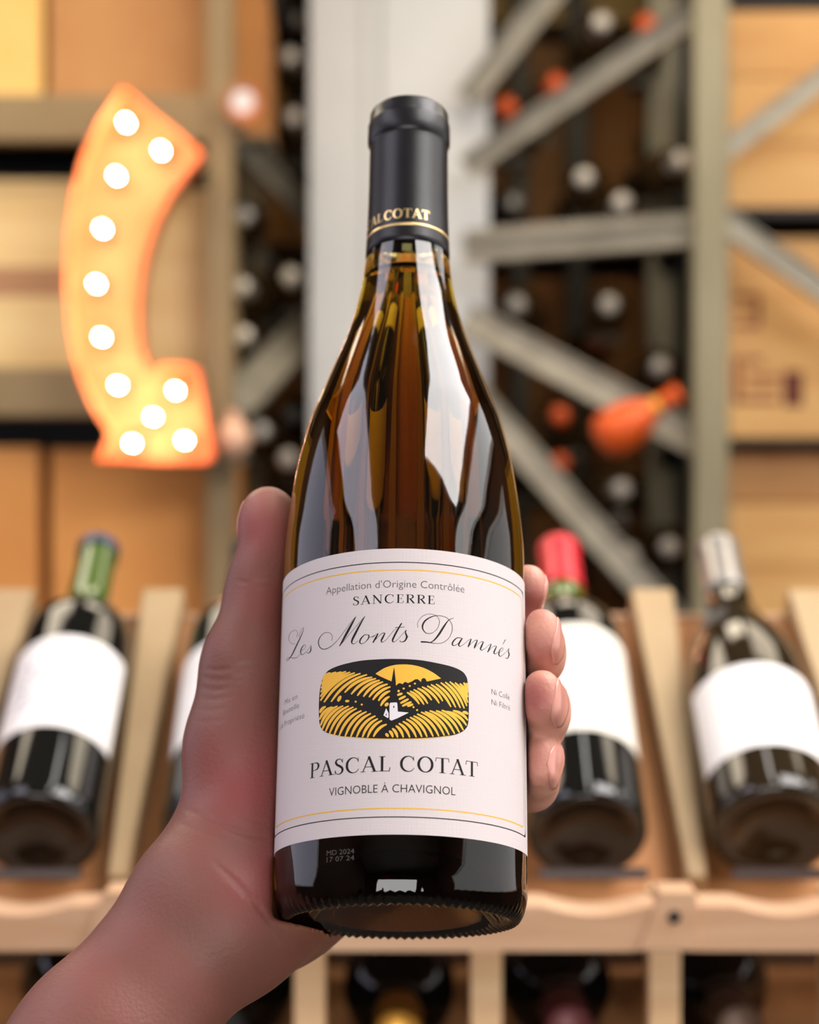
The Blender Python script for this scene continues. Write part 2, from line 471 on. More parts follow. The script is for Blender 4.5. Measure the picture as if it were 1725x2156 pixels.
R1, R2, R3 = RL + 0.00003, RL + 0.00006, RL + 0.00009

def ribbon(pts, wid, mapf, V, F):
    """flat stroke along pts (2D) with per point width; mapf maps 2D -> 3D"""
    P = np.array(pts, float); n = len(P)
    if np.isscalar(wid): wid = [wid] * n
    T = np.zeros_like(P)
    T[1:-1] = P[2:] - P[:-2]; T[0] = P[1] - P[0]; T[-1] = P[-1] - P[-2]
    T /= np.maximum(np.linalg.norm(T, axis=1), 1e-9)[:, None]
    Nn = np.stack([-T[:, 1], T[:, 0]], 1)
    b = len(V)
    for i in range(n):
        V.append(mapf(*(P[i] + Nn[i] * wid[i] / 2))); V.append(mapf(*(P[i] - Nn[i] * wid[i] / 2)))
    for i in range(n - 1):
        F.append((b + 2*i, b + 2*i + 1, b + 2*i + 3, b + 2*i + 2))

def smooth_stroke(pts, wid, n=6, closed=False):
    q = [(*p, wid[i] if not np.isscalar(wid) else wid) for i, p in enumerate(pts)]
    r = catmull(q, n, closed)
    return [(a[0], a[1]) for a in r], [max(a[2], 0.001) for a in r]

def lab(r):       # map (arc length m from label centre, height m) on the label
    return lambda x, y: cylp(TH0 + x / RL, y, r)

# border lines
def border(name, mat, inset_px_top, inset_px_bot, half, wd, corner, r):
    s1, s0 = label_s(inset_px_top), label_s(inset_px_bot)
    hx = half * RL
    pts = []
    for (cx_, cy_, a0) in ((hx - corner, s1 - corner, 90), (hx - corner, s0 + corner, 0), (-hx + corner, s0 + corner, -90), (-hx + corner, s1 - corner, -180)):
        for k in range(9):
            a = math.radians(a0 - 90 * k / 8)
            pts.append((cx_ + corner * math.cos(a), cy_ + corner * math.sin(a)))
    pts.append(pts[0])
    dense = []
    for a, b in zip(pts[:-1], pts[1:]):
        m = max(1, int(math.dist(a, b) / 0.002))
        for k in range(m): dense.append((a[0] + (b[0]-a[0]) * k / m, a[1] + (b[1]-a[1]) * k / m))
    dense.append(pts[0])
    V, F = [], []
    ribbon(dense, wd, lab(r), V, F)
    return pyd(name, V, F, mat, label)
border('border_line', M['ink'], 1184, 1720, math.radians(79.5), 0.00032, 0.0006, R1)
border('gold_border_line', M['gold_ink'], 1200, 1702, math.radians(76.5), 0.00040, 0.0024, R1)
for sx in (-1, 1):      # small solid corner pieces inside the black frame
    for (py, sg) in ((1184, -1), (1720, 1)):
        sh = label_s(py); hx = math.radians(79.5) * RL
        pyd('border_corner', [lab(R1)(*q) for q in ((sx * hx, sh), (sx * (hx - 0.0026), sh), (sx * (hx - 0.0008), sh + sg * 0.0008), (sx * hx, sh + sg * 0.0026))], [(0, 1, 2, 3)], M['ink'], label)

# --- serif capitals drawn as strokes (cap height 1)
TN, TK = 0.045, 0.135
def hs(x0, x1, y): return ([(x0, y), (x1, y)], 0.04)
GL = {
 'P': (0.70, [([(.2,0),(.2,1)],TK), hs(.04,.37,.02), hs(.04,.3,.98), ([(.2,.98),(.42,.98),(.58,.92),(.645,.75),(.58,.57),(.42,.49),(.24,.49)],[.04,.05,.1,.135,.1,.05,.04])]),
 'A': (0.86, [([(.1,0),(.43,1.02)],.055), ([(.41,1.02),(.74,0)],TK), ([(.22,.33),(.6,.33)],.045), hs(-.02,.24,.02), hs(.56,.92,.02)]),
 'S': (0.60, [([(.49,.76),(.43,.93),(.29,1.0),(.15,.93),(.1,.78),(.18,.63),(.34,.52),(.48,.38),(.5,.2),(.4,.04),(.26,0.0),(.12,.07),(.07,.25)],[.035,.045,.05,.09,.12,.135,.145,.135,.12,.08,.05,.045,.035]), ([(.5,.74),(.5,1.0)],.03), ([(.06,.27),(.06,.0)],.03)]),
 'C': (0.84, [([(.74,.74),(.66,.92),(.48,1.0),(.28,.93),(.14,.74),(.1,.5),(.14,.26),(.28,.07),(.48,0.0),(.66,.08),(.77,.25)],[.04,.05,.055,.1,.13,.14,.13,.1,.055,.045,.03]), ([(.74,.70),(.74,1.0)],.03)]),
 'L': (0.64, [([(.2,0),(.2,1)],TK), hs(.04,.37,.98), hs(.04,.6,.02), ([(.57,.0),(.62,.27)],.04)]),
 'O': (0.94, [([(.46+.36*math.cos(math.radians(t)), .5+.5*math.sin(math.radians(t))) for t in range(0,361,20)],[.05+.09*abs(math.cos(math.radians(t))) for t in range(0,361,20)])]),
 'T': (0.74, [([(.37,0),(.37,1)],TK), hs(.2,.54,.02), hs(.02,.72,.98), ([(.03,1.0),(.0,.74)],.035), ([(.71,1.0),(.74,.74)],.035)]),
 'N': (0.90, [([(.16,0),(.16,1)],.05), ([(.12,1.0),(.74,0)],TK), ([(.74,0),(.74,1)],.05), hs(.02,.3,.02), hs(0,.2,.98), hs(.6,.88,.98)]),
 'E': (0.66, [([(.2,0),(.2,1)],TK), hs(.04,.58,.98), hs(.2,.46,.52), hs(.04,.6,.02), ([(.56,1.0),(.575,.76)],.04), ([(.58,.0),(.62,.27)],.04), ([(.46,.42),(.46,.62)],.04)]),
 'R': (0.78, [([(.2,0),(.2,1)],TK), hs(.04,.37,.02), hs(.04,.3,.98), ([(.2,.98),(.42,.98),(.57,.92),(.63,.76),(.57,.6),(.42,.52),(.24,.52)],[.04,.05,.1,.13,.1,.05,.04]), ([(.38,.52),(.7,0)],TK), hs(.64,.8,.02)]),
 ' ': (0.34, []), '_': (0.10, []),
}
def serif(name, text, x0, x1, s, cap, mapf, mat, parent, track=0.06, bold=1.0):
    W = sum(GL[c][0] + track for c in text) - track
    kx = (x1 - x0) / W
    V, F = [], []
    x = 0.0
    for c in text:
        adv, st = GL[c]
        for pts, wd in st:
            if len(pts) > 2: p, ww = smooth_stroke(pts, wd, 4)
            else: p, ww = [pts[0], ((pts[0][0]+pts[1][0])/2, (pts[0][1]+pts[1][1])/2), pts[1]], ([wd]*3)
            ww = [q * bold for q in ww]
            ribbon(p, ww, lambda a, b: mapf(x0 + (x + a) * kx, s + b * cap), V, F)
        x += adv + track
    return pyd(name, V, F, mat, parent)

def arc_at(px, py): return (px2cyl(px, py, RL)[0] - TH0) * RL

serif('region_text', 'SANCERRE', arc_at(743, 1272), arc_at(916, 1272), label_s(1269.5), 0.00285, lab(R1), M['ink'], label, 0.12)
serif('producer_text', 'PASCAL COTAT', arc_at(652, 1637), arc_at(1006, 1637), label_s(1624), 0.00478, lab(R1), M['ink'], label, 0.06)

# --- sans lettering from the built-in font, wrapped on the label
def sans(name, text, x0, x1, s, cap, mapf, mat, parent, thin=0.0, slope=0.0):
    cu = bpy.data.curves.new(name, 'FONT'); cu.body = text; cu.offset = thin; cu.resolution_u = 3
    to = bpy.data.objects.new('tmp', cu); COL.objects.link(to)
    dg = bpy.context.evaluated_depsgraph_get()
    me = bpy.data.meshes.new_from_object(to.evaluated_get(dg))
    bpy.data.objects.remove(to); bpy.data.curves.remove(cu)
    n = len(me.vertices); c = np.zeros(n * 3); me.vertices.foreach_get('co', c); c = c.reshape(-1, 3)
    a0, a1 = c[:, 0].min(), c[:, 0].max()
    out = []
    for q in c:
        xx = x0 + (q[0] - a0) / (a1 - a0) * (x1 - x0)
        out.extend(mapf(xx, s + q[1] / 0.73 * cap + slope * xx))
    me.vertices.foreach_set('co', out); me.update()
    me.name = name
    return meshobj(name, me, mat, parent)
sans('appellation_text', "Appellation d'Origine Contrôlée", arc_at(687, 1246), arc_at(978, 1243), label_s(1237), 0.0026, lab(R1), M['grey_ink'], label, -0.008)
sans('vineyard_text', 'VIGNOBLE À CHAVIGNOL', arc_at(693, 1673), arc_at(959, 1673), label_s(1668.5), 0.0027, lab(R1), M['ink'], label, -0.006)
def side(name, text, xl, xr, py, capx=0.0019):
    sans(name, text, arc_at(xl, py), arc_at(xr, py), px2cyl((xl + xr) / 2, py, RL)[1], capx, lab(R1), M['grey_ink'], label, -0.01)
side('unfined_text', 'Ni Collé', 1035, 1073, 1467)
side('unfiltered_text', 'Ni Filtré', 1035, 1074, 1489)
side('bottled_text', 'Mis en', 600, 626, 1477)
side('bottled_text', 'Bouteille', 597, 630, 1497)
side('bottled_text', 'à la Propriété', 590, 641, 1521)

# capsule lettering
RC = 0.01495
def capmap(x, y): 
    r = 0.01484 + (0.2495 - y) * 0.028
    return cylp(x / RC, y, r)
cxa, cxb = px2cyl(808, 455, RC)[0] * RC, px2cyl(905, 455, RC)[0] * RC
kk = (cxb - cxa) / (sum(GL[c][0] + 0.05 for c in 'COTAT'))
full = sum(GL[c][0] + 0.05 for c in 'PASCAL_COTAT') * kk
serif('capsule_text', 'PASCAL_COTAT', cxb - full, cxb, px2cyl(855, 457.5, RC)[1], 0.0036, capmap, M['gold_stamp'], capsule, 0.05, 1.45)
# faint lot code printed on the glass below the label
RG = 0.04104
def gm(x, y): return cylp(x / RG, y, RG)
for txt, py in (('MD 2024', 1799), ('17 07 24', 1813)):
    sans('lot_code', txt, px2cyl(688, py, RG)[0] * RG, px2cyl(746, py, RG)[0] * RG, px2cyl(715, py, RG)[1], 0.0016, gm, M['etched'], bottle, 0.0)

# --- script lettering, strokes as (points, width profile); coordinates of a tracing, unwrapped on the label
def tr(ox, oy, sc, r):
    def m(x, y):
        th, s = px2cyl(ox + x / sc, oy + y / sc, RL)
        return cylp(th, s, r)
    return m
tn, tk = 2.6, 12.0
def w_mid(n, a=tn, b=tk): return [a + (b - a) * math.sin(math.pi * i / (n - 1)) ** 1.2 for i in range(n)]
SCR = [
 ([(134,244),(106,237),(90,204),(104,165),(136,150),(151,170),(142,198)],2.2),
 ([(158,196),(172,156),(188,133),(188,152),(168,200),(140,258),(114,312),(92,344),(77,356),(78,342),(98,333),(124,338),(148,332),(166,312)],[2.2,2.2,2.2,3,6,8,7,4,2.2,2.2,3,4,2.5,2]),
 ([(168,290),(192,278),(205,260),(197,248),(180,266),(170,296),(180,315),(204,300)],[2,2,2,3,6,7,4,2]),
 ([(204,300),(232,264),(243,250)],2.0), ([(241,254),(240,272),(236,292),(222,304),(208,298)],[2,6,7,4,2]),
 ([(378,222),(384,195),(370,171),(340,165),(310,185),(291,222),(297,260),(326,278),(366,264),(412,224),(462,160),(510,95),(543,58)],[2.4,3,3,3,4,6,6,5,4,3,2.6,2.6,2.6]),
 ([(543,58),(512,112),(475,180),(432,257)],[3,13,15,6]), ([(432,257),(500,175),(560,105),(603,56)],2.6),
 ([(603,56),(572,108),(538,172),(516,218),(516,238),(532,240),(558,220)],[3,10,14,12,7,3,2.4]),
 ([(622,180),(600,182),(576,206),(568,230),(580,241),(604,230),(626,204),(630,186),(622,180)],[3,5,9,9,4,3,7,6,3]), ([(622,182),(634,196),(652,192),(668,184)],2.4),
 ([(650,200),(676,180),(692,171)],2.4), ([(692,171),(676,200),(656,234)],[5,11,7]), ([(660,228),(700,186),(724,169),(738,172)],[2.4,2.6,4,7]), ([(738,170),(722,200),(713,220),(720,231),(748,212)],[6,11,9,4,2.4]),
 ([(748,212),(790,160),(820,132)],2.4), ([(850,102),(822,148),(797,196),(788,220),(798,229),(826,210)],[8,11,12,10,4,2.4]), ([(805,131),(870,128)],3.2),
 ([(826,210),(862,168),(882,146)],2.4), ([(880,150),(876,168),(884,194),(872,220),(850,229),(836,220)],[3,9,12,9,4,5]), ([(880,214),(896,188)],2.2),
 ([(960,132),(958,100),(984,60),(1030,41),(1080,51),(1103,86),(1094,130),(1060,166),(1020,171),(996,150),(990,120),(1008,86),(1050,60),(1100,52),(1152,66),(1185,106),(1188,155),(1164,206),(1120,235),(1074,238),(1024,230),(978,228)],[2.6,2.6,2.6,2.6,2.6,3,3,3,4,7,11,10,6,3,3,3.4,4,3.4,3,3,8,10]),
 ([(1198,68),(1166,82),(1134,124),(1100,178),(1064,220),(1030,236)],[2.6,5,12,13,8,3]),
 ([(1252,204),(1226,200),(1200,220),(1190,244),(1204,253),(1232,236),(1256,206)],[4,5,9,9,4,2.6,3]), ([(1258,204),(1240,230),(1233,250),(1244,258),(1270,242)],[7,11,9,4,2.4]),
 ([(1270,242),(1298,218),(1316,208)],2.4), ([(1318,208),(1306,238),(1296,264)],[5,11,7]), ([(1300,258),(1334,224),(1358,216)],[2.4,2.6,5]), ([(1360,217),(1346,248),(1337,272)],[5,11,7]),
 ([(1340,268),(1374,234),(1398,226)],[2.4,2.6,5]), ([(1400,228),(1386,258),(1380,276),(1390,284),(1414,269)],[6,11,9,4,2.4]),
 ([(1414,269),(1438,248),(1452,242)],2.2), ([(1452,243),(1440,272),(1427,299)],[5,9,6]), ([(1432,293),(1464,260),(1486,256)],[2.2,2.4,4]), ([(1488,258),(1475,286),(1470,302),(1480,309),(1500,296)],[5,9,8,4,2.2]),
 ([(1502,304),(1524,288),(1532,272),(1523,268),(1508,286),(1503,312),(1514,326),(1540,306)],[2.2,2.2,2.2,3,6,8,4,2.2]), ([(1548,212),(1530,244)],[5,3]),
 ([(1540,308),(1560,286),(1573,270)],2.2), ([(1571,274),(1567,292),(1572,314),(1562,338),(1545,336)],[2.4,6,8,5,3]),
]
V, F = [], []
m1 = tr(580, 1280, 3.194, R1)
for pts, wd in SCR:
    p, ww = smooth_stroke(pts, wd, 7)
    ribbon(p, ww, m1, V, F)
pyd('cuvee_text', V, F, M['ink'], label)

# --- the printed vineyard picture
def cols(top, bot, mapf, V, F, step=14):
    top = np.array(top, float); bot = np.array(bot, float)
    x0, x1 = max(top[0, 0], bot[0, 0]), min(top[-1, 0], bot[-1, 0])
    xs = sorted(set(list(np.arange(x0, x1, step)) + [x1] + [q for q in list(top[:, 0]) + list(bot[:, 0]) if x0 <= q <= x1]))
    b = len(V)
    for x in xs:
        V.append(mapf(x, np.interp(x, top[:, 0], top[:, 1]))); V.append(mapf(x, np.interp(x, bot[:, 0], bot[:, 1])))
    for i in range(len(xs) - 1): F.append((b + 2*i, b + 2*i + 1, b + 2*i + 3, b + 2*i + 2))
sc3 = (660, 1370, 5.0735)
def smooth_pts(p): return [(q[0], q[1]) for q in catmull(p, 5)]
topB = smooth_pts([(59,600),(64,480),(76,390),(100,300),(130,245),(180,200),(300,152),(500,108),(700,92),(860,88),(1040,93),(1200,110),(1450,162),(1580,215),(1630,270),(1648,330),(1658,450),(1662,600)])
botB = smooth_pts([(59,610),(60,700),(66,770),(84,825),(120,865),(180,888),(300,914),(600,935),(860,940),(1100,937),(1300,926),(1480,905),(1580,872),(1635,825),(1655,770),(1660,690),(1662,610)])
V, F = [], []
cols(topB, botB, tr(*sc3, R1), V, F)
pic = pyd('vineyard_print', V, F, M['ink'], label)
V, F = [], []
my = tr(*sc3, R2)
cols(smooth_pts([(665,245),(760,186),(860,155),(960,147),(1070,155),(1180,185),(1280,235),(1362,295)]),
     [(665,247),(700,268),(780,305),(835,328),(885,372),(910,350),(930,348),(955,358),(970,338),(990,335),(1010,347),(1050,330),(1085,308),(1110,304),(1130,315),(1148,336),(1158,302),(1175,293),(1195,297),(1212,330),(1362,298)], my, V, F, 20)
def stripes(starts, ends, wd, bulge):
    for (a, b) in zip(starts, ends):
        a = np.array(a, float); b = np.array(b, float); L = np.linalg.norm(b - a)
        mid = (a + b) / 2 + np.array(bulge) * L / 300
        ww = [wd * 0.5, wd * 0.95, wd * 1.05, wd * 0.9, wd * 0.45]
        q1 = a * .72 + mid * .28 + (mid - (a + b) / 2) * .3; q2 = b * .72 + mid * .28 + (mid - (a + b) / 2) * .3
        q1 = (a + mid) / 2 + (mid - (a+b)/2) * .25; q2 = (b + mid) / 2 + (mid - (a+b)/2) * .25
        p, w2 = smooth_stroke([tuple(a), tuple(q1), tuple(mid), tuple(q2), tuple(b)], ww, 5)
        ribbon(p, w2, my, V, F)
stripes([(98,312),(88,362),(84,402),(80,444),(76,492),(76,535),(115,552),(190,547),(335,448),(405,466),(470,482),(535,492),(595,497),(635,527),(695,537),(720,590)],
        [(185,236),(245,229),(300,226),(350,222),(395,229),(445,236),(505,243),(575,256),(630,283),(670,298),(710,316),(745,333),(795,357),(825,386),(822,430),(815,490)], 30, (-14, -26))
stripes([(262,542),(765,590)], [(296,482),(803,560)], 34, (0, 0))
stripes([(70,665),(66,738),(78,800),(96,842),(130,868),(172,888),(222,902),(276,910),(340,916),(400,920),(462,924),(524,926),(578,928),(642,920)],
        [(135,596),(205,600),(260,591),(320,589),(380,591),(430,601),(465,616),(515,641),(570,651),(615,671),(665,696),(690,726),(735,746),(785,786)], 30, (-20, -28))
stripes([(770,888),(810,856),(842,830),(880,801),(912,776),(955,756),(992,731),(1032,711),(1070,696),(1108,676),(1150,656),(1192,651),(1242,641),(1310,640),(1370,636),(1424,648),(1490,640),(1594,655)],
        [(800,922),(850,927),(900,929),(962,928),(1030,928),(1100,926),(1160,923),(1215,922),(1280,918),(1340,914),(1400,908),(1450,900),(1510,890),(1560,876),(1602,850),(1636,800),(1650,745),(1652,680)], 30, (20, -26))
stripes([(1000,446),(1032,431),(1070,415),(1112,401),(1160,386),(1215,376),(1256,361),(1310,356),(1360,341),(1408,336),(1456,331),(1512,341),(1564,351),(1604,341),(1634,346)],
        [(1132,572),(1182,577),(1222,567),(1264,530),(1345,562),(1382,540),(1470,602),(1520,607),(1570,612),(1612,618),(1640,592),(1650,556),(1650,500),(1648,452),(1645,400)], 28, (16, -18))
for a, b in (((900,427),(922,436)),((896,476),(952,456)),((914,520),(986,486)),((930,562),(1018,516)),((950,592),(1048,546)),((1004,594),(1066,572)),((342,540),(384,537))):
    p, w2 = smooth_stroke([a, ((a[0]+b[0])/2, (a[1]+b[1])/2), b], [18, 27, 18], 4); ribbon(p, w2, my, V, F)
for (x, y) in ((965,405),(1030,378),(1085,352),(453,545),(518,576),(1108,635),(1070,604)):
    ribbon([(x-11,y),(x-6,y),(x,y),(x+6,y),(x+11,y)], [6,18,22,18,6], my, V, F)
cols([(150,880),(300,914),(600,936),(860,941),(1100,938),(1300,927),(1470,906)], [(150,884),(300,919),(600,942),(860,947),(1100,944),(1300,933),(1470,910)], my, V, F, 20)
pyd('gold_print', V, F, M['gold_print'], pic)
V, F = [], []
mw = tr(*sc3, R3)
ribbon([(863,182),(861,240),(858,330),(856,440),(857,560)], [2, 20, 46, 60, 78], mw, V, F)
pyd('spire_print', V, F, M['ink'], pic)
V, F = [], []
mw4 = tr(*sc3, R3 + 0.00002)
cols([(814,572),(824,556),(888,553),(897,562),(903,652),(960,656),(1016,662)], [(814,735),(834,748),(900,722),(1016,664)], mw4, V, F, 20)
cols([(751,688),(778,616),(804,668)], [(751,692),(792,720),(804,714)], mw4, V, F, 20)
pyd('church_print', V, F, M['white_ink'], pic)
V, F = [], []
mw5 = tr(*sc3, R3 + 0.00004)
ribbon([(860,588),(860,600),(860,612)], [3, 14, 10], mw5, V, F); ribbon([(784,670),(776,692)], [4, 12], mw5, V, F)
pyd('church_window_print', V, F, M['ink'], pic)

# ------------------------------------------------------------------ the hand (one continuous surface from a distance field)
def to_local(pw): return (np.array(pw) - bT) @ bR * 1000.0
def L3(px, py, y):
    """a point on the sight line through a photo pixel at depth y in the bottle frame (mm)"""
    d = np.array(((px - CX) / FPX, 1.0, -(py - CY) / FPX)) @ bR
    t = (y * 1e-3 - co[1]) / d[1]
    return (co + d * t) * 1000.0

VOX = 1.5
def ring(phi, rad, s):      # phi from straight behind the bottle, positive to the right
    a = math.radians(phi)
    return np.array((rad * math.sin(a), rad * math.cos(a), s))

prims = {}
def cone(a, b, ra, rb): return (np.array(a, float), np.array(b, float), float(ra), float(rb))
# forearm and palm
Wc = L3(470, 1868, 24)
def fore(t):      # along the forearm from the wrist, in photo pixels
    p = WP(478 - 0.640 * t, 1880 + 0.768 * t, 0.655 - 0.00006 * t)
    return to_local(p)
fdir = fore(600) - fore(0); fdir /= np.linalg.norm(fdir)
fn_ = np.cross(fdir, np.array((0, 1.0, 0))); fn_ /= np.linalg.norm(fn_)
if fn_[0] < 0: fn_ = -fn_
F0, F1, F2 = fore(40), fore(420), fore(1150)
arm = [cone(F0 + fn_ * 9, F1 + fn_ * 8.0, 18, 18.2), cone(F0 - fn_ * 8, F1 - fn_ * 7.0, 18, 18.2),
       cone(F1 + fn_ * 8.0, F2 + fn_ * 9, 18.2, 21), cone(F1 - fn_ * 7.0, F2 - fn_ * 8, 18.2, 21)]
mcp = {'i': ring(-24, 53, 98), 'm': ring(-5, 55, 82), 'r': ring(9, 54, 65), 'p': ring(17, 52, 48)}
palm = [cone(F0 - fn_ * 8, mcp['i'], 17.5, 11), cone(F0 - fn_ * 2, mcp['m'], 18, 11.5), cone(F0 + fn_ * 4, mcp['r'], 18, 11), cone(F0 + fn_ * 11, mcp['p'], 17, 10.5),
        cone(L3(590, 1935, 40), ring(10, 56, 36), 14.5, 12.5), cone(F0 + fn_ * 9, L3(600, 1925, 42), 18, 15)]
thenar = [cone(L3(490, 1750, 20), L3(502, 1570, 18), 17.2, 15.8), cone(L3(502, 1570, 18), L3(518, 1400, 15), 15.8, 13.8), cone(L3(560, 1720, 34), L3(540, 1500, 30), 20, 16)]
thumb = [cone(L3(517, 1400, 15), L3(545, 1222, 13), 13.6, 10.2), cone(L3(550, 1215, 13), L3(560, 1105, 12), 9.2, 8.6), cone(L3(560, 1105, 12), L3(563, 1075, 12), 8.6, 8.3),
         cone(L3(538, 1204, 16), L3(530, 1250, 16), 7.6, 8.8), cone(L3(572, 1090, 13), L3(572, 1180, 13), 8.4, 9.0)]
def finger(base, phis, s_tip, rads, rr, off):
    pts = [base]
    n = len(phis)
    for k, (ph, rd) in enumerate(zip(phis, rads)):
        s = base[2] + (s_tip - base[2]) * (k + 1) / n
        pts.append(ring(ph, rd, s))
    out = []
    for k in range(len(pts) - 1):
        for sg in (-1, 1):
            o = np.array((0, 0, off[k] * sg)); o2 = np.array((0, 0, off[k + 1] * sg))
            out.append(cone(pts[k] + o, pts[k + 1] + o2, rr[k], rr[k + 1]))
    return out, pts
def sat(px, py, y): return L3(px, py, y)[2]
fing, fpts = [], []
SPEC = [('i', (14, 42, 58, 69.5), sat(1122, 1236, 17), (51.5, 47.5, 46.8, 46.3), (10.2, 8.8, 7.4, 6.8, 6.0), (2, 1.8, 1.6, 1.8, 2.0)),
        ('m', (33, 68, 84, 98), sat(1143, 1343, -4), (52, 47.8, 47.2, 46.7), (10.4, 8.6, 7.6, 7.0, 6.2), (2, 1.8, 1.8, 2.4, 3.2)),
        ('r', (42, 74, 90, 103), sat(1143, 1474, -8), (52, 48.0, 47.6, 47.0), (10.0, 8.6, 7.7, 7.2, 6.3), (2, 1.8, 2.0, 2.6, 3.3)),
        ('p', (46, 70, 82, 92), sat(1138, 1607, 0), (50, 46.6, 45.8, 45.2), (9.4, 7.4, 6.6, 6.0, 5.3), (1.5, 1.6, 2.0, 2.6, 3.4))]
for k, phis, st, rads, rr, off in SPEC:
    o, p = finger(mcp[k], phis, st, rads, rr, off)
    fing.append(o); fpts.append(p)
# the little finger's side slopes down behind the bottle
fing[3] += [cone(ring(84, 47.5, sat(1135, 1590, 6)), ring(66, 49, sat(1120, 1652, 16)), 6.2, 8.0)]

allp = arm + palm + thenar + thumb + sum(fing, [])
lo = np.min([np.minimum(c[0] - c[2], c[1] - c[3]) for c in allp], 0)
hi = np.max([np.maximum(c[0] + c[2], c[1] + c[3]) for c in allp], 0)
lim = to_local(WP(-330, 2420, 0.60))
lo[0] = max(lo[0], lim[0]); lo[2] = max(lo[2], lim[2])
lo -= 4; hi += 4
nx, ny, nz = [int(math.ceil((hi[i] - lo[i]) / VOX)) + 1 for i in range(3)]
gx = (lo[0] + VOX * np.arange(nx)).astype(np.float32); gy = (lo[1] + VOX * np.arange(ny)).astype(np.float32); gz = (lo[2] + VOX * np.arange(nz)).astype(np.float32)

def sub(c, pad):
    a = np.minimum(c[0] - c[2], c[1] - c[3]) - pad; b = np.maximum(c[0] + c[2], c[1] + c[3]) + pad
    i0 = np.clip(((a - lo) / VOX).astype(int), 0, (nx, ny, nz)); i1 = np.clip(((b - lo) / VOX).astype(int) + 2, 0, (nx, ny, nz))
    return tuple(slice(int(i0[k]), int(i1[k])) for k in range(3))
def sd(c, sl):
    a, b, ra, rb = c
    X = gx[sl[0]][:, None, None] - np.float32(a[0]); Y = gy[sl[1]][None, :, None] - np.float32(a[1]); Z = gz[sl[2]][None, None, :] - np.float32(a[2])
    d = (b - a).astype(np.float32); l2 = max(float(d @ d), 1e-6)
    t = np.clip((X * d[0] + Y * d[1] + Z * d[2]) / l2, 0, 1)
    q = np.sqrt((X - t * d[0])**2 + (Y - t * d[1])**2 + (Z - t * d[2])**2)
    return q - (ra + (rb - ra) * t)
def smin(a, b, k):
    h = np.clip(k - np.abs(a - b), 0, None) / k
    return np.minimum(a, b) - h * h * k * 0.25
def build(cs, k):
    Fd = np.full((nx, ny, nz), 30.0, np.float32)
    for c in cs:
        sl = sub(c, 14)
        Fd[sl] = smin(Fd[sl], np.minimum(sd(c, sl), 30.0), k)
    return Fd
D = build(arm + palm + thenar, 13.0)
Dt = build(thumb, 5.0)
D = smin(D, Dt, 9.0)
for fc in fing:
    D = smin(D, build(fc, 4.0), 2.2)
# flatten where the hand presses on the bottle
rad = np.sqrt(gx[:, None]**2 + gy[None, :]**2)
cyl_r = np.interp(gz, [0, 9, 112, 136, 154, 172], [41, 41.25, 41.25, 40.3, 37.9, 33.8]).astype(np.float32)
db = rad[:, :, None] - cyl_r[None, None, :]
db = np.where(gz[None, None, :] < 0, np.sqrt(np.maximum(db, 0)**2 + gz[None, None, :]**2), db)
D = -smin(-D, db, 1.2)

def surface_nets(D):
    s = D < 0
    c = s[:-1, :-1, :-1].astype(np.int8)
    for i, j, k in ((1,0,0),(0,1,0),(0,0,1),(1,1,0),(1,0,1),(0,1,1),(1,1,1)):
        c = c + s[i:nx-1+i, j:ny-1+j, k:nz-1+k]
    act = (c > 0) & (c < 8)
    idx = np.full(act.shape, -1, np.int32)
    A = np.argwhere(act); idx[act] = np.arange(len(A))
    pos = np.zeros((len(A), 3)); cnt = np.zeros(len(A))
    E = []
    for ax in range(3):
        for u in (0, 1):
            for w_ in (0, 1):
                o = [0, 0, 0]; others = [q for q in range(3) if q != ax]
                o[others[0]], o[others[1]] = u, w_
                p = list(o); p[ax] = 1
                E.append((o, p))
    for o, p in E:
        a = D[A[:, 0]+o[0], A[:, 1]+o[1], A[:, 2]+o[2]]; b = D[A[:, 0]+p[0], A[:, 1]+p[1], A[:, 2]+p[2]]
        m = (a < 0) != (b < 0)
        t = np.where(m, a / np.where(a - b == 0, 1, a - b), 0)
        pt = np.array(o)[None] + (np.array(p) - np.array(o))[None] * t[:, None]
        pos[m] += pt[m]; cnt[m] += 1
    pos = (A + pos / np.maximum(cnt, 1)[:, None]) * VOX + lo
    faces = []
    for ax in range(3):
        u, w_ = [(1, 2), (2, 0), (0, 1)][ax]
        sl0 = [slice(None)] * 3; sl1 = [slice(None)] * 3
        sl0[ax] = slice(0, -1); sl1[ax] = slice(1, None)
        s0, s1 = s[tuple(sl0)], s[tuple(sl1)]
        for flip in (False, True):
            m = (s0 & ~s1) if not flip else (~s0 & s1)
            g = np.argwhere(m)
            ok = (g[:, u] > 0) & (g[:, w_] > 0) & (g[:, u] < D.shape[u] - 1) & (g[:, w_] < D.shape[w_] - 1)
            g = g[ok]
            q = []
            for du, dw in ((-1, -1), (0, -1), (0, 0), (-1, 0)):
                h = g.copy(); h[:, u] += du; h[:, w_] += dw
                q.append(idx[h[:, 0], h[:, 1], h[:, 2]])
            q = np.stack(q, 1)
            if flip: q = q[:, ::-1]
            faces.append(q)
    fc = np.concatenate(faces)
    fc = fc[(fc >= 0).all(1)]
    return pos, fc
hp, hfc = surface_nets(D)
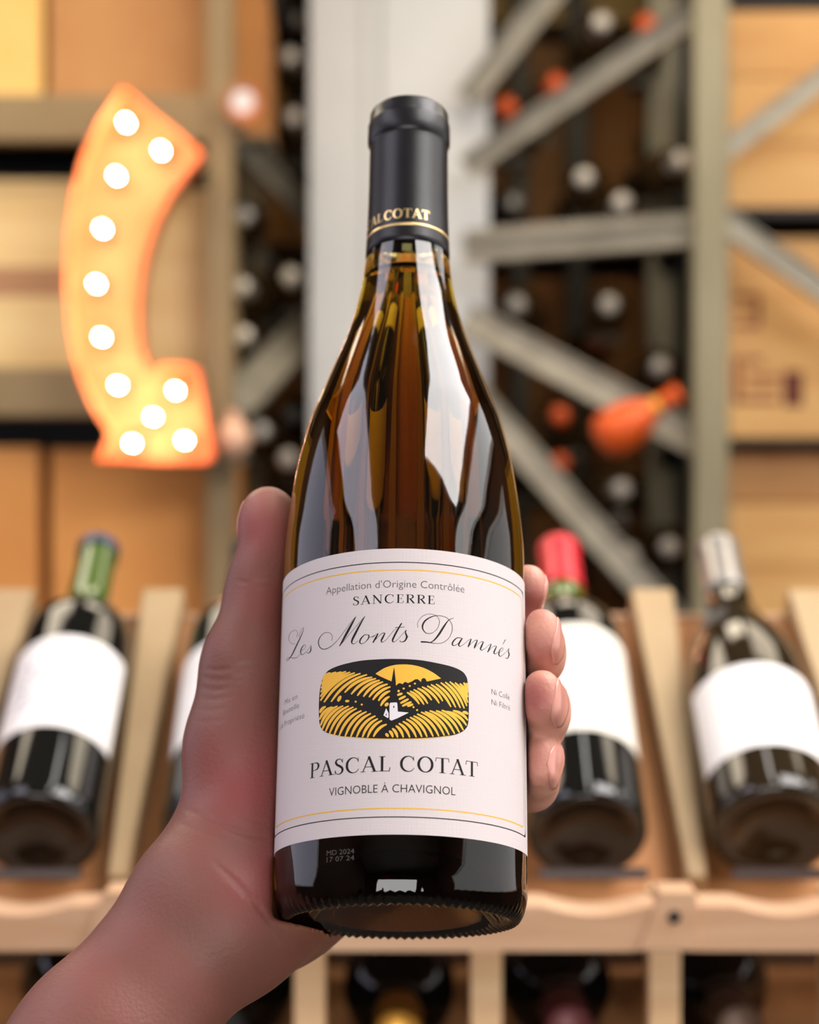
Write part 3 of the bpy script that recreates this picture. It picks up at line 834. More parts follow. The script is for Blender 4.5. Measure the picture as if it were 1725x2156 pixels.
# light smoothing of the net, then one subdivision for the creases
me = bpy.data.meshes.new('hand')
me.from_pydata(hp.tolist(), [], hfc.tolist()); me.update()
bm = bmesh.new(); bm.from_mesh(me)
for _ in range(3):
    bmesh.ops.smooth_vert(bm, verts=bm.verts, factor=0.5, use_axis_x=True, use_axis_y=True, use_axis_z=True)
bmesh.ops.subdivide_edges(bm, edges=bm.edges, cuts=1, use_grid_fill=True, smooth=0)
for _ in range(2):
    bmesh.ops.smooth_vert(bm, verts=bm.verts, factor=0.5, use_axis_x=True, use_axis_y=True, use_axis_z=True)
bm.normal_update()
bm.to_mesh(me); bm.free()
nv = len(me.vertices)
c = np.zeros(nv * 3); me.vertices.foreach_get('co', c); c = c.reshape(-1, 3)
nr = np.zeros(nv * 3); me.vertices.foreach_get('normal', nr); nr = nr.reshape(-1, 3)
wpos = (c * 1e-3) @ bR.T + bT
wn = nr @ bR.T
proj = np.stack([CX + wpos[:, 0] / wpos[:, 1] * FPX, CY - (wpos[:, 2] - CAMZ) / wpos[:, 1] * FPX], 1)
facing = np.clip(-wn[:, 1] * 2.0, 0, 1) * (wpos[:, 1] < 0.72)
def crease(pts, depth, wpx):
    """skin folds on the palm side of the hand"""
    poly = np.array(catmull(pts, 6))
    best = np.full(nv, 1e9)
    m = (proj[:, 0] > poly[:, 0].min() - 40) & (proj[:, 0] < poly[:, 0].max() + 40) & (proj[:, 1] > poly[:, 1].min() - 40) & (proj[:, 1] < poly[:, 1].max() + 40)
    P = proj[m]; bb = np.full(len(P), 1e9); tt = np.zeros(len(P))
    for i, (a, b) in enumerate(zip(poly[:-1], poly[1:])):
        d = b - a; t = np.clip(((P - a) @ d) / max(d @ d, 1e-9), 0, 1)
        e = np.linalg.norm(P - (a + t[:, None] * d), axis=1)
        up = e < bb; bb[up] = e[up]; tt[up] = (i + t[up]) / (len(poly) - 1)
    best[m] = bb
    fade = np.zeros(nv); fade[m] = np.clip(np.minimum(tt, 1 - tt) * 6, 0.15, 1)
    disp = -depth * np.exp(-(best / wpx)**2) + depth * 0.12 * np.exp(-((best - 2.2 * wpx) / (wpx * 1.2))**2)
    return disp * facing * fade * (best < 200)
dsp = np.zeros(nv)
for pts, dep, wp in (
    ([(498, 1222), (530, 1228), (575, 1226)], 0.45, 5), ([(505, 1240), (545, 1246), (570, 1243)], 0.2, 4),
    ([(428, 1408), (470, 1410), (520, 1400), (560, 1396)], 0.5, 5), ([(424, 1426), (470, 1432), (515, 1424)], 0.4, 4.5), ([(420, 1446), (460, 1452), (520, 1440)], 0.4, 4.5),
    ([(416, 1468), (455, 1472), (500, 1462)], 0.35, 4.5), ([(408, 1492), (445, 1496), (480, 1488)], 0.28, 4.5), ([(404, 1516), (440, 1520), (476, 1514)], 0.22, 4.5),
    ([(385, 1702), (430, 1718), (480, 1742), (530, 1758), (572, 1762)], 0.7, 7), ([(372, 1730), (420, 1750), (470, 1764), (520, 1770)], 0.35, 6), ([(480, 1700), (520, 1722), (565, 1732)], 0.35, 5),
    ([(445, 1812), (490, 1850), (540, 1905), (580, 1960), (604, 2005)], 0.7, 8), ([(588, 1960), (612, 1985), (628, 2000)], 0.3, 5)):
    dsp += crease(pts, dep * 0.6, max(4.2, wp * 0.8))
c = c + nr * dsp[:, None]
# blushed fingertips, thumb and heel of the hand
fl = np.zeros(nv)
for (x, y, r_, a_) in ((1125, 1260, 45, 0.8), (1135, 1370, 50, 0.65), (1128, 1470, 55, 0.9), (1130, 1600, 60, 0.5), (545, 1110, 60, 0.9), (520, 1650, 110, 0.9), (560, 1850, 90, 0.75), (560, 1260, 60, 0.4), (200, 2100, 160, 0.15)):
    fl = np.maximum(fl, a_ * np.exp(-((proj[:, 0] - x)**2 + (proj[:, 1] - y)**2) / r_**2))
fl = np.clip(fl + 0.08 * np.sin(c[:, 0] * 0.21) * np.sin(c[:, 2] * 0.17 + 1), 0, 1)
horig = np.array(to_local(WP(430, 1900, 0.655)))
wloc = (c * 1e-3) @ bR.T + bT
hand_loc = Vector((horig * 1e-3) @ bR.T + bT)
me.vertices.foreach_set('co', (wloc - np.array(hand_loc)).ravel())
me.update()
at = me.attributes.new('flush', 'FLOAT', 'POINT'); at.data.foreach_set('value', fl.astype(np.float32))
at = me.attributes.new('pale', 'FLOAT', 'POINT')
pale = np.clip((c[:, 0] - 20.0) / 25.0, 0, 1) * 0.9 + 0.45 * np.exp(-((proj[:, 0] - 560)**2 + (proj[:, 1] - 1045)**2) / 60.0**2)  # right-hand fingers and thumb tip lightened to carry the stronger light there
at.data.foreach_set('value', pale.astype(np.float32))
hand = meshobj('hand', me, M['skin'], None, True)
hand.location = hand_loc
tag(hand, 'left hand and bare forearm gripping the tilted bottle from behind', 'hand')
# nails, laid on the skin
def sampD(p):
    g = (np.array(p) - lo) / VOX
    i0 = np.clip(np.floor(g).astype(int), 0, (nx - 2, ny - 2, nz - 2)); f_ = g - i0
    r_ = 0.0
    for a in (0, 1):
        for b in (0, 1):
            for e in (0, 1):
                r_ += D[i0[0] + a, i0[1] + b, i0[2] + e] * (f_[0] if a else 1 - f_[0]) * (f_[1] if b else 1 - f_[1]) * (f_[2] if e else 1 - f_[2])
    return r_
def nail(tip, along, out, back, front, spread, half):
    along = along / np.linalg.norm(along); out = out - along * (out @ along); out /= np.linalg.norm(out)
    lat = np.cross(along, out)
    V, F = [], []
    nu, nw = 10, 10
    top, bot = [], []
    for i in range(nu + 1):
        u = i / nu
        sh = 1.0 if u < 0.7 else math.sqrt(max(0.0, 1 - ((u - 0.7) / 0.34)**2))
        if u < 0.15: sh = 0.75 + 0.25 * u / 0.15
        for j in range(nw + 1):
            q = (j / nw * 2 - 1) * sh
            base_ = tip + along * (-back + (back + front) * u) + lat * (q * half)
            dr = out * math.cos(q * spread) + lat * math.sin(q * spread)
            r_ = 1.0
            while r_ < 14 and sampD(base_ + dr * r_) < 0: r_ += 0.15
            top.append(base_ + dr * (r_ + 0.18)); bot.append(base_ + dr * (r_ - 0.7))
    V = [(p * 1e-3) @ bR.T + bT - np.array(hand_loc) for p in top + bot]
    n = nw + 1
    k0 = (nu + 1) * n
    for i in range(nu):
        for j in range(nw):
            a = i * n + j
            F.append((a, a + 1, a + n + 1, a + n)); F.append((k0 + a, k0 + a + n, k0 + a + n + 1, k0 + a + 1))
    rim = [j for j in range(n)] + [i * n + nw for i in range(1, nu + 1)] + [nu * n + j for j in range(nw - 1, -1, -1)] + [i * n for i in range(nu - 1, 0, -1)]
    for a, b in zip(rim, rim[1:] + rim[:1]): F.append((b, a, k0 + a, k0 + b))
    return pyd('fingernail', V, F, M['nail'], hand, True)
for (p, hf_) in zip(fpts, (2.0, 3.2, 3.3, 2.6)):
    al = p[-1] - p[-2]; o = np.array((p[-1][0], p[-1][1], 0.0)); o /= np.linalg.norm(o)
    nail(p[-1], al, o + np.array((0, 0, -0.15)), 6.5, 4.4, 0.75, hf_)
nail(L3(563, 1075, 12), L3(563, 1075, 12) - L3(560, 1120, 12), np.array((-0.6, 0.8, 0)), 10, 5.5, 0.9, 2.0)

# ------------------------------------------------------------------ wooden display rack in front of the shelves
U = Vector((0, math.cos(math.radians(36)), math.sin(math.radians(36))))     # up the slope
Vp = Vector((0, -U.z, U.y))                                                  # out of the slope
SL0 = Vector((0, 1.24, CAMZ - 0.201)) - Vp * 0.041                            # foot of the slope surface
def slope(x, t, h): return Vector((x, 0, 0)) + SL0 + U * t + Vp * h
rack = empty('display_rack', loc=(0, 1.3, 0))
def rk(p): return Vector(p) - Vector((0, 1.3, 0))
XL, XR = -0.42, 0.46
def slab(name, x0, x1, t0, t1, h0, h1, mat, w1=None):
    """board lying on the slope; w1: half widths (front, back) for a wedge"""
    pts = []
    for (t) in (t0, t1):
        a, b = (x0, x1)
        if w1:
            cxm = (x0 + x1) / 2; hw = w1[0] if t == t0 else w1[1]; a, b = cxm - hw, cxm + hw
        for h in (h0, h1):
            pts += [rk(slope(a, t, h)), rk(slope(b, t, h))]
    bm = bmesh.new(); q = [bm.verts.new(p) for p in pts]
    for f in ((0,1,3,2),(4,6,7,5),(0,4,5,1),(2,3,7,6),(0,2,6,4),(1,5,7,3)): bm.faces.new([q[i] for i in f])
    bmesh.ops.recalc_face_normals(bm, faces=bm.faces)
    bmesh.ops.bevel(bm, geom=list(bm.edges), offset=0.0015, segments=1, affect='EDGES')
    return bmobj(name, bm, mat, rack)
slab('sloping_back', XL, XR, -0.035, 0.262, -0.014, 0.0, M['ply'])
for x in (-0.291, -0.181, -0.068, 0.046, 0.178, 0.293, 0.40):
    slab('divider', x - 0.01, x + 0.01, -0.02, 0.268, 0.0, 0.026, M['pine_light'], (0.006, 0.0155))
# back rail with an upper edge behind the bottles
zb = slope(0, 0.262, 0).z
box('back_rail', XL, XR, slope(0, .262, 0).y - 1.3, slope(0, .262, 0).y - 1.3 + 0.02, zb - 0.09, zb + 0.004, M['pine_h'], rack, 0.002)
# front rail with scalloped top edge
RY, RZ0, RZ1 = 1.175, CAMZ - 0.2588, CAMZ - 0.2295
def rail_top(x):
    d = min(abs(x - q) for q in (-0.342, -0.23, -0.117, -0.004, 0.109, 0.222, 0.335, 0.448))
    return RZ1 - 0.0055 * max(0.0, math.cos(min(1.0, d / 0.030) * math.pi / 2)) ** 1.0
xs = np.linspace(XL, XR, 181)
V, F = [], []
for x in xs:
    zt = rail_top(x)
    for (yy, zz) in ((RY, RZ0), (RY, zt - 0.003), (RY + 0.004, zt), (RY + 0.026, zt), (RY + 0.026, RZ0)):
        V.append(rk((x, yy, zz)))
for i in range(len(xs) - 1):
    for k in range(5):
        a, b = i * 5 + k, i * 5 + (k + 1) % 5
        F.append((a, a + 5, b + 5, b))
F.append((0, 1, 2, 3, 4)); F.append(tuple((len(xs) - 1) * 5 + k for k in (4, 3, 2, 1, 0)))
pyd('front_rail', V, F, M['pine_h'], rack)
# trapezoid joint blocks with a screw, uprights below
for x in (-0.1725, -0.0605, 0.0465, 0.1545, 0.2605, -0.285):
    zt = RZ1 + 0.006
    if x in (0.1545, -0.1725):
        bm = bmesh.new()
        pts = [(x - 0.020, RZ0 + 0.002), (x + 0.014, RZ0 + 0.002), (x + 0.014, zt), (x - 0.007, zt)]
        fr = [bm.verts.new(rk((a, RY - 0.004, b))) for a, b in pts]; bk = [bm.verts.new(rk((a, RY + 0.03, b))) for a, b in pts]
        bm.faces.new(fr); bm.faces.new(list(reversed(bk)))
        for k in range(4): bm.faces.new((fr[k], bk[k], bk[(k+1) % 4], fr[(k+1) % 4]))
        jb = bmobj('joint_block', bm, M['pine_h'], rack)
        v, f = lathe([(0, 0.0012), (0.0035, 0.0010), (0.004, 0), (0.004, -0.002)], 20)
        pyd('screw', [rk((x + 0.001 + p[0], RY - 0.004 - p[2], RZ0 + 0.021 + p[1])) for p in v], f, M['screw'], jb)
    box('upright', x - 0.0095, x + 0.0095, RY + 0.03 - 1.3, RY + 0.052 - 1.3, 0.0, RZ0 + 0.03, M['pine'], rack, 0.0015)
# tray ledge under the bottle ends, lower shelves, sides and back
box('ledge', XL, XR, RY + 0.03 - 1.3, RY + 0.075 - 1.3, CAMZ - 0.262, CAMZ - 0.248, M['pine_h'], rack, 0.002)
box('side_panel', XL - 0.02, XL, RY - 1.3, 0.30, 0, CAMZ - 0.20, M['pine'], rack, 0.002)
box('side_panel', XR, XR + 0.02, RY - 1.3, 0.30, 0, CAMZ - 0.20, M['pine'], rack, 0.002)
box('back_panel', XL, XR, 0.285, 0.30, 0, CAMZ - 0.09, M['wall_dark'], rack)
box('shelf', XL, XR, RY + 0.055 - 1.3, 0.285, 1.075, 1.088, M['ply'], rack)
box('lower_rail', XL, XR, RY - 1.3, RY + 0.026 - 1.3, 1.03, 1.075, M['pine_h'], rack, 0.002)
box('bottom_shelf', XL, XR, RY + 0.055 - 1.3, 0.285, 0.06, 0.08, M['ply'], rack)
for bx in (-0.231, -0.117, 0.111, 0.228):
    box('rail_reflection_bar', bx - 0.033, bx + 0.033, 1.203 - 1.3, 1.207 - 1.3, CAMZ - (1852 - CY) / FPX * 1.203, CAMZ - (1829 - CY) / FPX * 1.203, M['rail_reflection'], rack, 0.001)  # solid strip standing in for the rail's reflection in each bottle base
tag(rack, 'pale wooden display rack with sloping bottle cradles and scalloped front rail', 'rack')

# ------------------------------------------------------------------ bottles in the display rack
def display_bottle(name, prof_pts, cap, glass_m, x, t0, tilt_m, label_rng, lab_m, lab_half, lab_rot, neck_m=None, neck_from=None):
    rmat = tilt_m
    r = empty(name, rmat)
    pts = interp_prof(prof_pts, 44)
    zc = cap[0] if cap else 1e9
    base = [(0, 14), (14, 12), (24, 6), (31, 0.8), (34, 0), (prof_pts[0][1] - 1.4, 1.4)]
    body_end = neck_from if neck_from else prof_pts[-1][0]
    body = base + [p for p in pts if p[1] <= body_end]
    if neck_from is None: body += [(0, prof_pts[-1][0])]
    v, f = lathe([(a * 1e-3, b * 1e-3) for a, b in body], 48)
    pyd('glass_body', v, f, glass_m, r, True)
    if neck_from:
        nk = [p for p in pts if p[1] >= body_end - 3] + [(0, prof_pts[-1][0])]
        v, f = lathe([(a * 1e-3, b * 1e-3) for a, b in nk], 48)
        pyd('neck', v, f, neck_m, r, True)
    if cap:
        z0, z1, cm, extra = cap
        cpf = [(float(np.interp(z, [p[0] for p in prof_pts], [p[1] for p in prof_pts])) + extra, z) for z in np.linspace(z0, z1 - 1.5, 10)]
        cpf = [(cpf[0][0] - extra, z0)] + cpf + [(cpf[-1][0] - 1.2, z1), (0, z1 + 0.3)]
        v, f = lathe([(a * 1e-3, b * 1e-3) for a, b in cpf], 40)
        pyd('capsule', v, f, cm, r, True)
    if label_rng:
        R = prof_pts[1][1] + 0.25
        s0, s1 = label_rng
        V, F = [], []
        n = 40
        for s in (s0, s1):
            for rr in (R, R - 0.2):
                for k in range(n + 1):
                    V.append(tuple(q * 1e-3 for q in cylp(lab_rot - lab_half + 2 * lab_half * k / n, s, rr)))
        m = n + 1
        for k in range(n):
            F += [(k, k + 1, 2*m + k + 1, 2*m + k), (m + k + 1, m + k, 3*m + k, 3*m + k + 1), (k + 1, k, m + k, m + k + 1), (2*m + k, 2*m + k + 1, 3*m + k + 1, 3*m + k)]
        for k in (0, n): F.append((k, 2*m + k, 3*m + k, m + k))
        lo_ = pyd('label', V, F, lab_m, r)
        return r, lo_, R
    return r, None, None

BDX = [(4, 37.6), (10, 38), (178, 38), (190, 37), (200, 33.5), (208, 28), (216, 21.5), (224, 16.8), (234, 14.8), (285, 13.9), (287, 14.8), (299, 14.8)]
BGY = [(4, 40.6), (10, 41), (118, 41), (136, 40), (154, 37.6), (172, 33.5), (190, 27), (208, 20.5), (227, 16.2), (250, 14.5), (283, 14.2), (285, 15.1), (296, 15.0)]
def lay(x, R, t=0.0, roll=0.0, lift=0.0):
    o = slope(x, t, R * 1e-3 + 0.0006 + lift)
    z = U; xa = Vector((1, 0, 0)); y = z.cross(xa)
    Mx = Matrix(((xa.x, y.x, z.x, o.x), (xa.y, y.y, z.y, o.y), (xa.z, y.z, z.z, o.z), (0, 0, 0, 1)))
    return Mx @ Matrix.Rotation(roll, 4, 'Z')
def strokes_on(parent, R, rot, strokes, mat, name):
    V, F = [], []
    for pts, wd in strokes:
        p, ww = smooth_stroke(pts, wd, 5)
        ribbon(p, ww, lambda x, y: tuple(q * 1e-3 for q in cylp(rot + x / R, y, R + 0.08)), V, F)
    return pyd(name, V, F, mat, parent)

b1, l1, R1_ = display_bottle('display_bottle', BDX, (289, 299, M['blue_foil'], 0.9), M['glass_dark'], -0.23, 0, lay(-0.231, 38), (62, 152), M['label_white'], math.radians(72), math.radians(4), M['glass_green'], 224)
strokes_on(l1, R1_, math.radians(4), [([(-40, 118), (-30, 128), (-22, 120), (-30, 108), (-18, 112), (-8, 126), (-14, 110)], 1.6), ([(-42, 96), (-34, 106), (-24, 98), (-30, 88), (-20, 92), (-10, 104), (-4, 96)], 1.6), ([(-38, 84), (-24, 82), (-10, 88)], 1.2)], M['violet_ink'], 'handwritten_print')
tag(b1, 'display bottle with green neck, blue cap and white label left of the hand', 'wine bottle', 'bottles on the sloping display')
b2, l2, R2_ = display_bottle('display_bottle', BDX, (240, 299, M['black'], 0.7), M['glass_dark'], -0.117, 0, lay(-0.117, 38), (58, 150), M['label_white'], math.radians(74), 0, None, None)
tag(b2, 'dark display bottle with white label mostly hidden behind the thumb', 'wine bottle', 'bottles on the sloping display')
b3, l3, R3_ = display_bottle('display_bottle', BDX, (244, 299, M['red_foil'], 0.9), M['glass_dark'], 0.111, 0, lay(0.111, 38), (58, 165), M['label_cream'], math.radians(74), 0, M['glass_green'], 222)
strokes_on(l3, R3_, 0, [([(-2, 146), (4, 150), (8, 144), (14, 150), (20, 144), (26, 149), (32, 144)], 1.2), ([(-14, 112), (6, 113), (30, 112)], 0.9), ([(-14, 96), (6, 97), (26, 96)], 0.9)], M['faint_ink'], 'faint_print')
tag(b3, 'display bottle with red capsule and cream label right of the fingers', 'wine bottle', 'bottles on the sloping display')
b4, l4, R4_ = display_bottle('display_bottle', BGY, (236, 296, M['grey_foil'], 0.6), M['glass_brown'], 0.228, 0, lay(0.228, 41), (38, 116), M['label_white'], math.radians(76), 0, None, None)
strokes_on(l4, R4_, 0, [([(-22, 68), (-16, 71), (-10, 67), (-4, 71), (2, 67), (10, 71), (18, 67), (24, 70)], 1.0)], M['faint_ink'], 'faint_print')
tag(b4, 'round-shouldered display bottle with silver grey capsule and white label', 'wine bottle', 'bottles on the sloping display')

# bottles lying on the lower shelf, necks to the front
def lying(x, y_tip, zc, capm, lbl):
    Mx = Matrix(((1, 0, 0, x), (0, 0, -1, y_tip + 0.299), (0, 1, 0, zc), (0, 0, 0, 1)))
    r, _, _ = display_bottle('shelf_bottle', BDX, (246, 299, capm, 0.7), M['glass_dark'], 0, 0, Mx, None, None, 0, 0)
    return tag(r, lbl, 'wine bottle', 'bottles lying on the lower shelf')
zc = 1.088 + 0.0381
lying(-0.007, 1.236, zc, M['gold_foil'], 'lower shelf bottle with gold capsule below the held bottle')
lying(0.1005, 1.250, zc, M['rose_foil'], 'lower shelf bottle with dull red capsule right of the gold one')
lying(0.2075, 1.250, zc, M['tan_foil'], 'lower shelf bottle with tan capsule in the right corner')
lying(-0.1165, 1.250, zc, M['black'], 'dark lower shelf bottle just right of the forearm')
lying(-0.2285, 1.250, zc, M['black'], 'dark lower shelf bottle in the left corner behind the forearm')

# ------------------------------------------------------------------ left storage rack
DL = 3.0
def zz(py, d=DL): return CAMZ - (py - CY) / FPX * d
def xx(px, d=DL): return (px - CX) / FPX * d
lr = empty('storage_rack', loc=(xx(200), DL, 0))
def LB(name, x0, x1, y0, y1, z0, z1, mat, root, bev=0.0):
    l = root.location
    return box(name, x0 - l.x, x1 - l.x, y0 - l.y, y1 - l.y, z0 - l.z, z1 - l.z, mat, root, bev)
LB('post', xx(438), xx(492), 2.97, 3.03, 0, 2.72, M['beam_tan'], lr, 0.003)
LB('post', -1.30, -1.26, 2.97, 3.03, 0, 2.72, M['beam_tan'], lr, 0.003)
LB('post', xx(438) + 0.0, xx(438) + 0.05, 3.50, 3.55, 0, 2.72, M['beam_tan'], lr, 0.003)
LB('post', -1.30, -1.26, 3.50, 3.55, 0, 2.72, M['beam_tan'], lr, 0.003)
for (a, b) in ((205, 303), (775, 878), (1385, 1480)):
    LB('beam', -1.26, xx(438), 2.975, 3.015, zz(b), zz(a), M['beam_tan'], lr, 0.004)
    LB('deck', -1.26, xx(438), 3.015, 3.52, zz(a) - 0.02, zz(a), M['black'], lr)
    LB('rear_beam', -1.26, xx(438), 3.52, 3.55, zz(b), zz(a), M['black'], lr)
LB('rear_sheet', -1.26, xx(470), 3.555, 3.57, 0.1, 2.72, M['black'], lr)
tag(lr, 'tan steel storage rack on the left holding cartons and crates', 'rack')

def carton(x0, x1, y0, y1, z0, z1, mat, lbl, flaps=True):
    r = empty('carton', loc=((x0 + x1) / 2, (y0 + y1) / 2, z0))
    hx, hy, h = (x1 - x0) / 2, (y1 - y0) / 2, z1 - z0
    box('carton_body', -hx, hx, -hy, hy, 0, h - 0.006, mat, r, 0.003)
    box('top_flap', -hx, hx, -hy, -0.002, h - 0.006, h, mat, r, 0.001)
    box('top_flap', -hx, hx, 0.002, hy, h - 0.006, h, mat, r, 0.001)
    box('tape', -0.022, 0.022, -hy - 0.0006, hy + 0.0006, h, h + 0.0004, M['tape'], r)
    return tag(r, lbl, 'carton')
def crate(name, x0, x1, y0, y1, z0, z1, mat, lbl, planks=3, lid=True, lidm=None):
    r = empty(name, loc=((x0 + x1) / 2, (y0 + y1) / 2, z0))
    hx, hy, h = (x1 - x0) / 2, (y1 - y0) / 2, z1 - z0
    hb = h - (0.014 if lid else 0)
    n = planks
    for k in range(n):
        a, b = hb * k / n + 0.0008, hb * (k + 1) / n - 0.0008
        box('front_plank', -hx, hx, -hy, -hy + 0.012, a, b, mat, r, 0.0015)
    box('side_board', -hx, -hx + 0.012, -hy + 0.012, hy, 0, hb, mat, r); box('side_board', hx - 0.012, hx, -hy + 0.012, hy, 0, hb, mat, r)
    box('back_board', -hx + 0.012, hx - 0.012, hy - 0.012, hy, 0, hb, mat, r)
    box('bottom_board', -hx + 0.012, hx - 0.012, -hy + 0.012, hy - 0.012, 0, 0.01, mat, r)
    if lid: box('lid', -hx - 0.002, hx + 0.002, -hy - 0.003, hy + 0.003, hb, h, lidm or mat, r, 0.002)
    return tag(r, lbl, 'crate')
yb0, yb1 = 3.03, 3.40
carton(xx(-240), xx(80), yb0, yb1, zz(205) + 0.001, zz(205) + 0.34, M['carton_yel'], 'pale yellow carton in the top left corner')
carton(xx(93), xx(445), yb0 + 0.01, yb1, zz(205) + 0.001, zz(205) + 0.33, M['carton_tan'], 'tan carton on the top shelf above the lit arrow sign')
ca = crate('wooden_crate', xx(-190), xx(172), yb0, yb1, zz(775) + 0.001, zz(372), M['crate_cream'], 'cream wooden crate with a pink printed band left of the arrow sign', 1)
box('printed_band', -0.03, 0.128, -0.1856, -0.1851, 0.11, 0.155, M['stamp_pale'], ca)
crate('wooden_crate', xx(186), xx(458), yb0, yb1, zz(775) + 0.001, zz(392), M['crate_cream'], 'cream wooden crate directly behind the lit arrow sign', 1)
carton(xx(-240), xx(74), yb0, yb1, zz(1385) + 0.001, zz(940), M['carton'], 'orange brown carton at the left edge on the lowest shelf')
carton(xx(100), xx(470), yb0, yb1, zz(1385) + 0.001, zz(944), M['carton'], 'wide orange brown carton below the lit arrow sign')

# ------------------------------------------------------------------ marquee sign
DS = 2.93
sg = empty('marquee_sign', loc=WP(300, 970, DS))
def SP(px, py, dy=0.0):
    return WP(px, py, DS) - sg.location + Vector((0, dy, 0))
out = [(268, 197), (325, 245), (385, 292), (434, 334), (405, 372), (368, 420), (338, 480), (316, 545), (305, 610), (301, 670), (306, 735), (326, 790), (352, 772), (390, 772), (424, 782),
       (440, 870), (455, 966), (440, 976), (330, 976), (214, 970), (226, 945), (240, 915), (205, 862), (178, 800), (158, 710), (149, 610), (152, 510), (163, 420), (184, 340), (218, 268)]
def outline_mesh(name, y0, y1, mat):
    from mathutils.geometry import tessellate_polygon
    n_ = len(out)
    tri = tessellate_polygon([[Vector((a, b, 0)) for a, b in out]])
    V = [SP(a, b, y0) for a, b in out] + [SP(a, b, y1) for a, b in out]
    F = [tuple(t) for t in tri] + [tuple(n_ + q for q in reversed(t)) for t in tri]
    F += [(k, n_ + k, n_ + (k + 1) % n_, (k + 1) % n_) for k in range(n_)]
    m_ = bpy.data.meshes.new(name); m_.from_pydata([tuple(p) for p in V], [], F)
    bm = bmesh.new(); bm.from_mesh(m_); bpy.data.meshes.remove(m_)
    return bmobj(name, bm, mat, sg)
outline_mesh('face_plate', 0.0, 0.012, M['copper'])
# raised rim around the face
V, F = [], []
n = len(out)
ctr = np.array(out, float)
for k in range(n):
    a, b, c_ = ctr[(k - 1) % n], ctr[k], ctr[(k + 1) % n]
    t1 = (b - a) / np.linalg.norm(b - a); t2 = (c_ - b) / np.linalg.norm(c_ - b)
    nn = np.array((-(t1 + t2)[1], (t1 + t2)[0])); nn /= max(np.linalg.norm(nn), 1e-6)
    q = b + nn * 3.0
    for (pt, dy) in ((b, 0.012), (b, -0.045), (q, -0.045), (q, 0.0)):
        V.append(SP(pt[0], pt[1], dy))
for k in range(n):
    k2 = (k + 1) % n
    for j in range(4):
        j2 = (j + 1) % 4
        F.append((k*4 + j, k*4 + j2, k2*4 + j2, k2*4 + j))
bm = bmesh.new()
me_ = bpy.data.meshes.new('rim'); me_.from_pydata([tuple(p) for p in V], [], F); bm.from_mesh(me_); bpy.data.meshes.remove(me_)
bmobj('rim', bm, M['copper'], sg)
BL = [(272, 267), (345, 325), (252, 378), (223, 488), (210, 603), (221, 714), (255, 814), (375, 825), (328, 880), (285, 935), (394, 929)]
bv, bf = lathe([(0, -0.0046), (0.0016, -0.0042), (0.0028, -0.0028), (0.0033, -0.0006), (0.0033, 0.003), (0.0033, 0.012), (0.0036, 0.02)], 20)
sv, sf = lathe([(0.0085, 0.017), (0.0085, 0.038), (0.011, 0.038), (0.011, 0.042), (0, 0.042)], 16)
bmesh_me = bpy.data.meshes.new('bulb'); bmesh_me.from_pydata([(p[0], p[2], p[1]) for p in bv], [], bf); bmesh_me.polygons.foreach_set('use_smooth', [True] * len(bmesh_me.polygons)); bmesh_me.materials.append(M['bulb'])
sock_me = bpy.data.meshes.new('socket'); sock_me.from_pydata([(p[0], p[2], p[1]) for p in sv], [], sf); sock_me.materials.append(M['copper'])
for (a, b) in BL:
    o = bpy.data.objects.new('bulb', bmesh_me); COL.objects.link(o); o.parent = sg; o.location = SP(a, b, -0.042)
    s_ = bpy.data.objects.new('socket', sock_me); COL.objects.link(s_); s_.parent = o
tag(sg, 'copper marquee sign in a curved arrow shape with eleven lit bulbs', 'sign')

# small copper clip lamp and a round globe on the left post
lp = empty('clip_lamp', loc=WP(512, 215, 2.94))
v, f = lathe([(0.010, 0.030), (0.016, 0.028), (0.022, 0.014), (0.026, -0.004), (0.0275, -0.004), (0.024, 0.016), (0.018, 0.032), (0.010, 0.034)], 28)
rot = Matrix.Rotation(math.radians(-28), 4, 'Y') @ Matrix.Rotation(math.radians(-64), 4, 'X')
pyd('lamp_shade', [rot @ Vector(p) for p in v], f, M['copper'], lp, True)
v, f = lathe([(0, -0.006), (0.012, -0.003), (0.018, 0.006), (0.016, 0.016), (0, 0.024)], 24)
pyd('lamp_bulb', [rot @ Vector(p) for p in v], f, M['lamp_glow'], lp, True)
bar('lamp_arm', (0, 0.0, 0.02), (-0.022, 0.035, 0.0), 0.008, 0.008, M['steel_dark'], lp)
tag(lp, 'small copper clip lamp on the rack post upper right of the arrow sign', 'lamp')
gl = empty('glass_globe', loc=WP(492, 960, 2.93))
v, f = lathe([(0, -0.001), (0.012, 0.001), (0.021, 0.009), (0.0255, 0.022), (0.0245, 0.035), (0.017, 0.047), (0.009, 0.053), (0.0085, 0.058), (0.0095, 0.060), (0.0095, 0.066), (0, 0.067)], 28)
pyd('globe_body', [Vector(p) for p in v], f, M['glass_globe'], gl, True)
LBm = box('wall_bracket', -0.02, 0.02, -0.02, 0.045, -0.008, -0.001, M['steel_dark'], gl, 0.001)
tag(gl, 'pale pink round globe beside the foot of the arrow sign', 'globe')

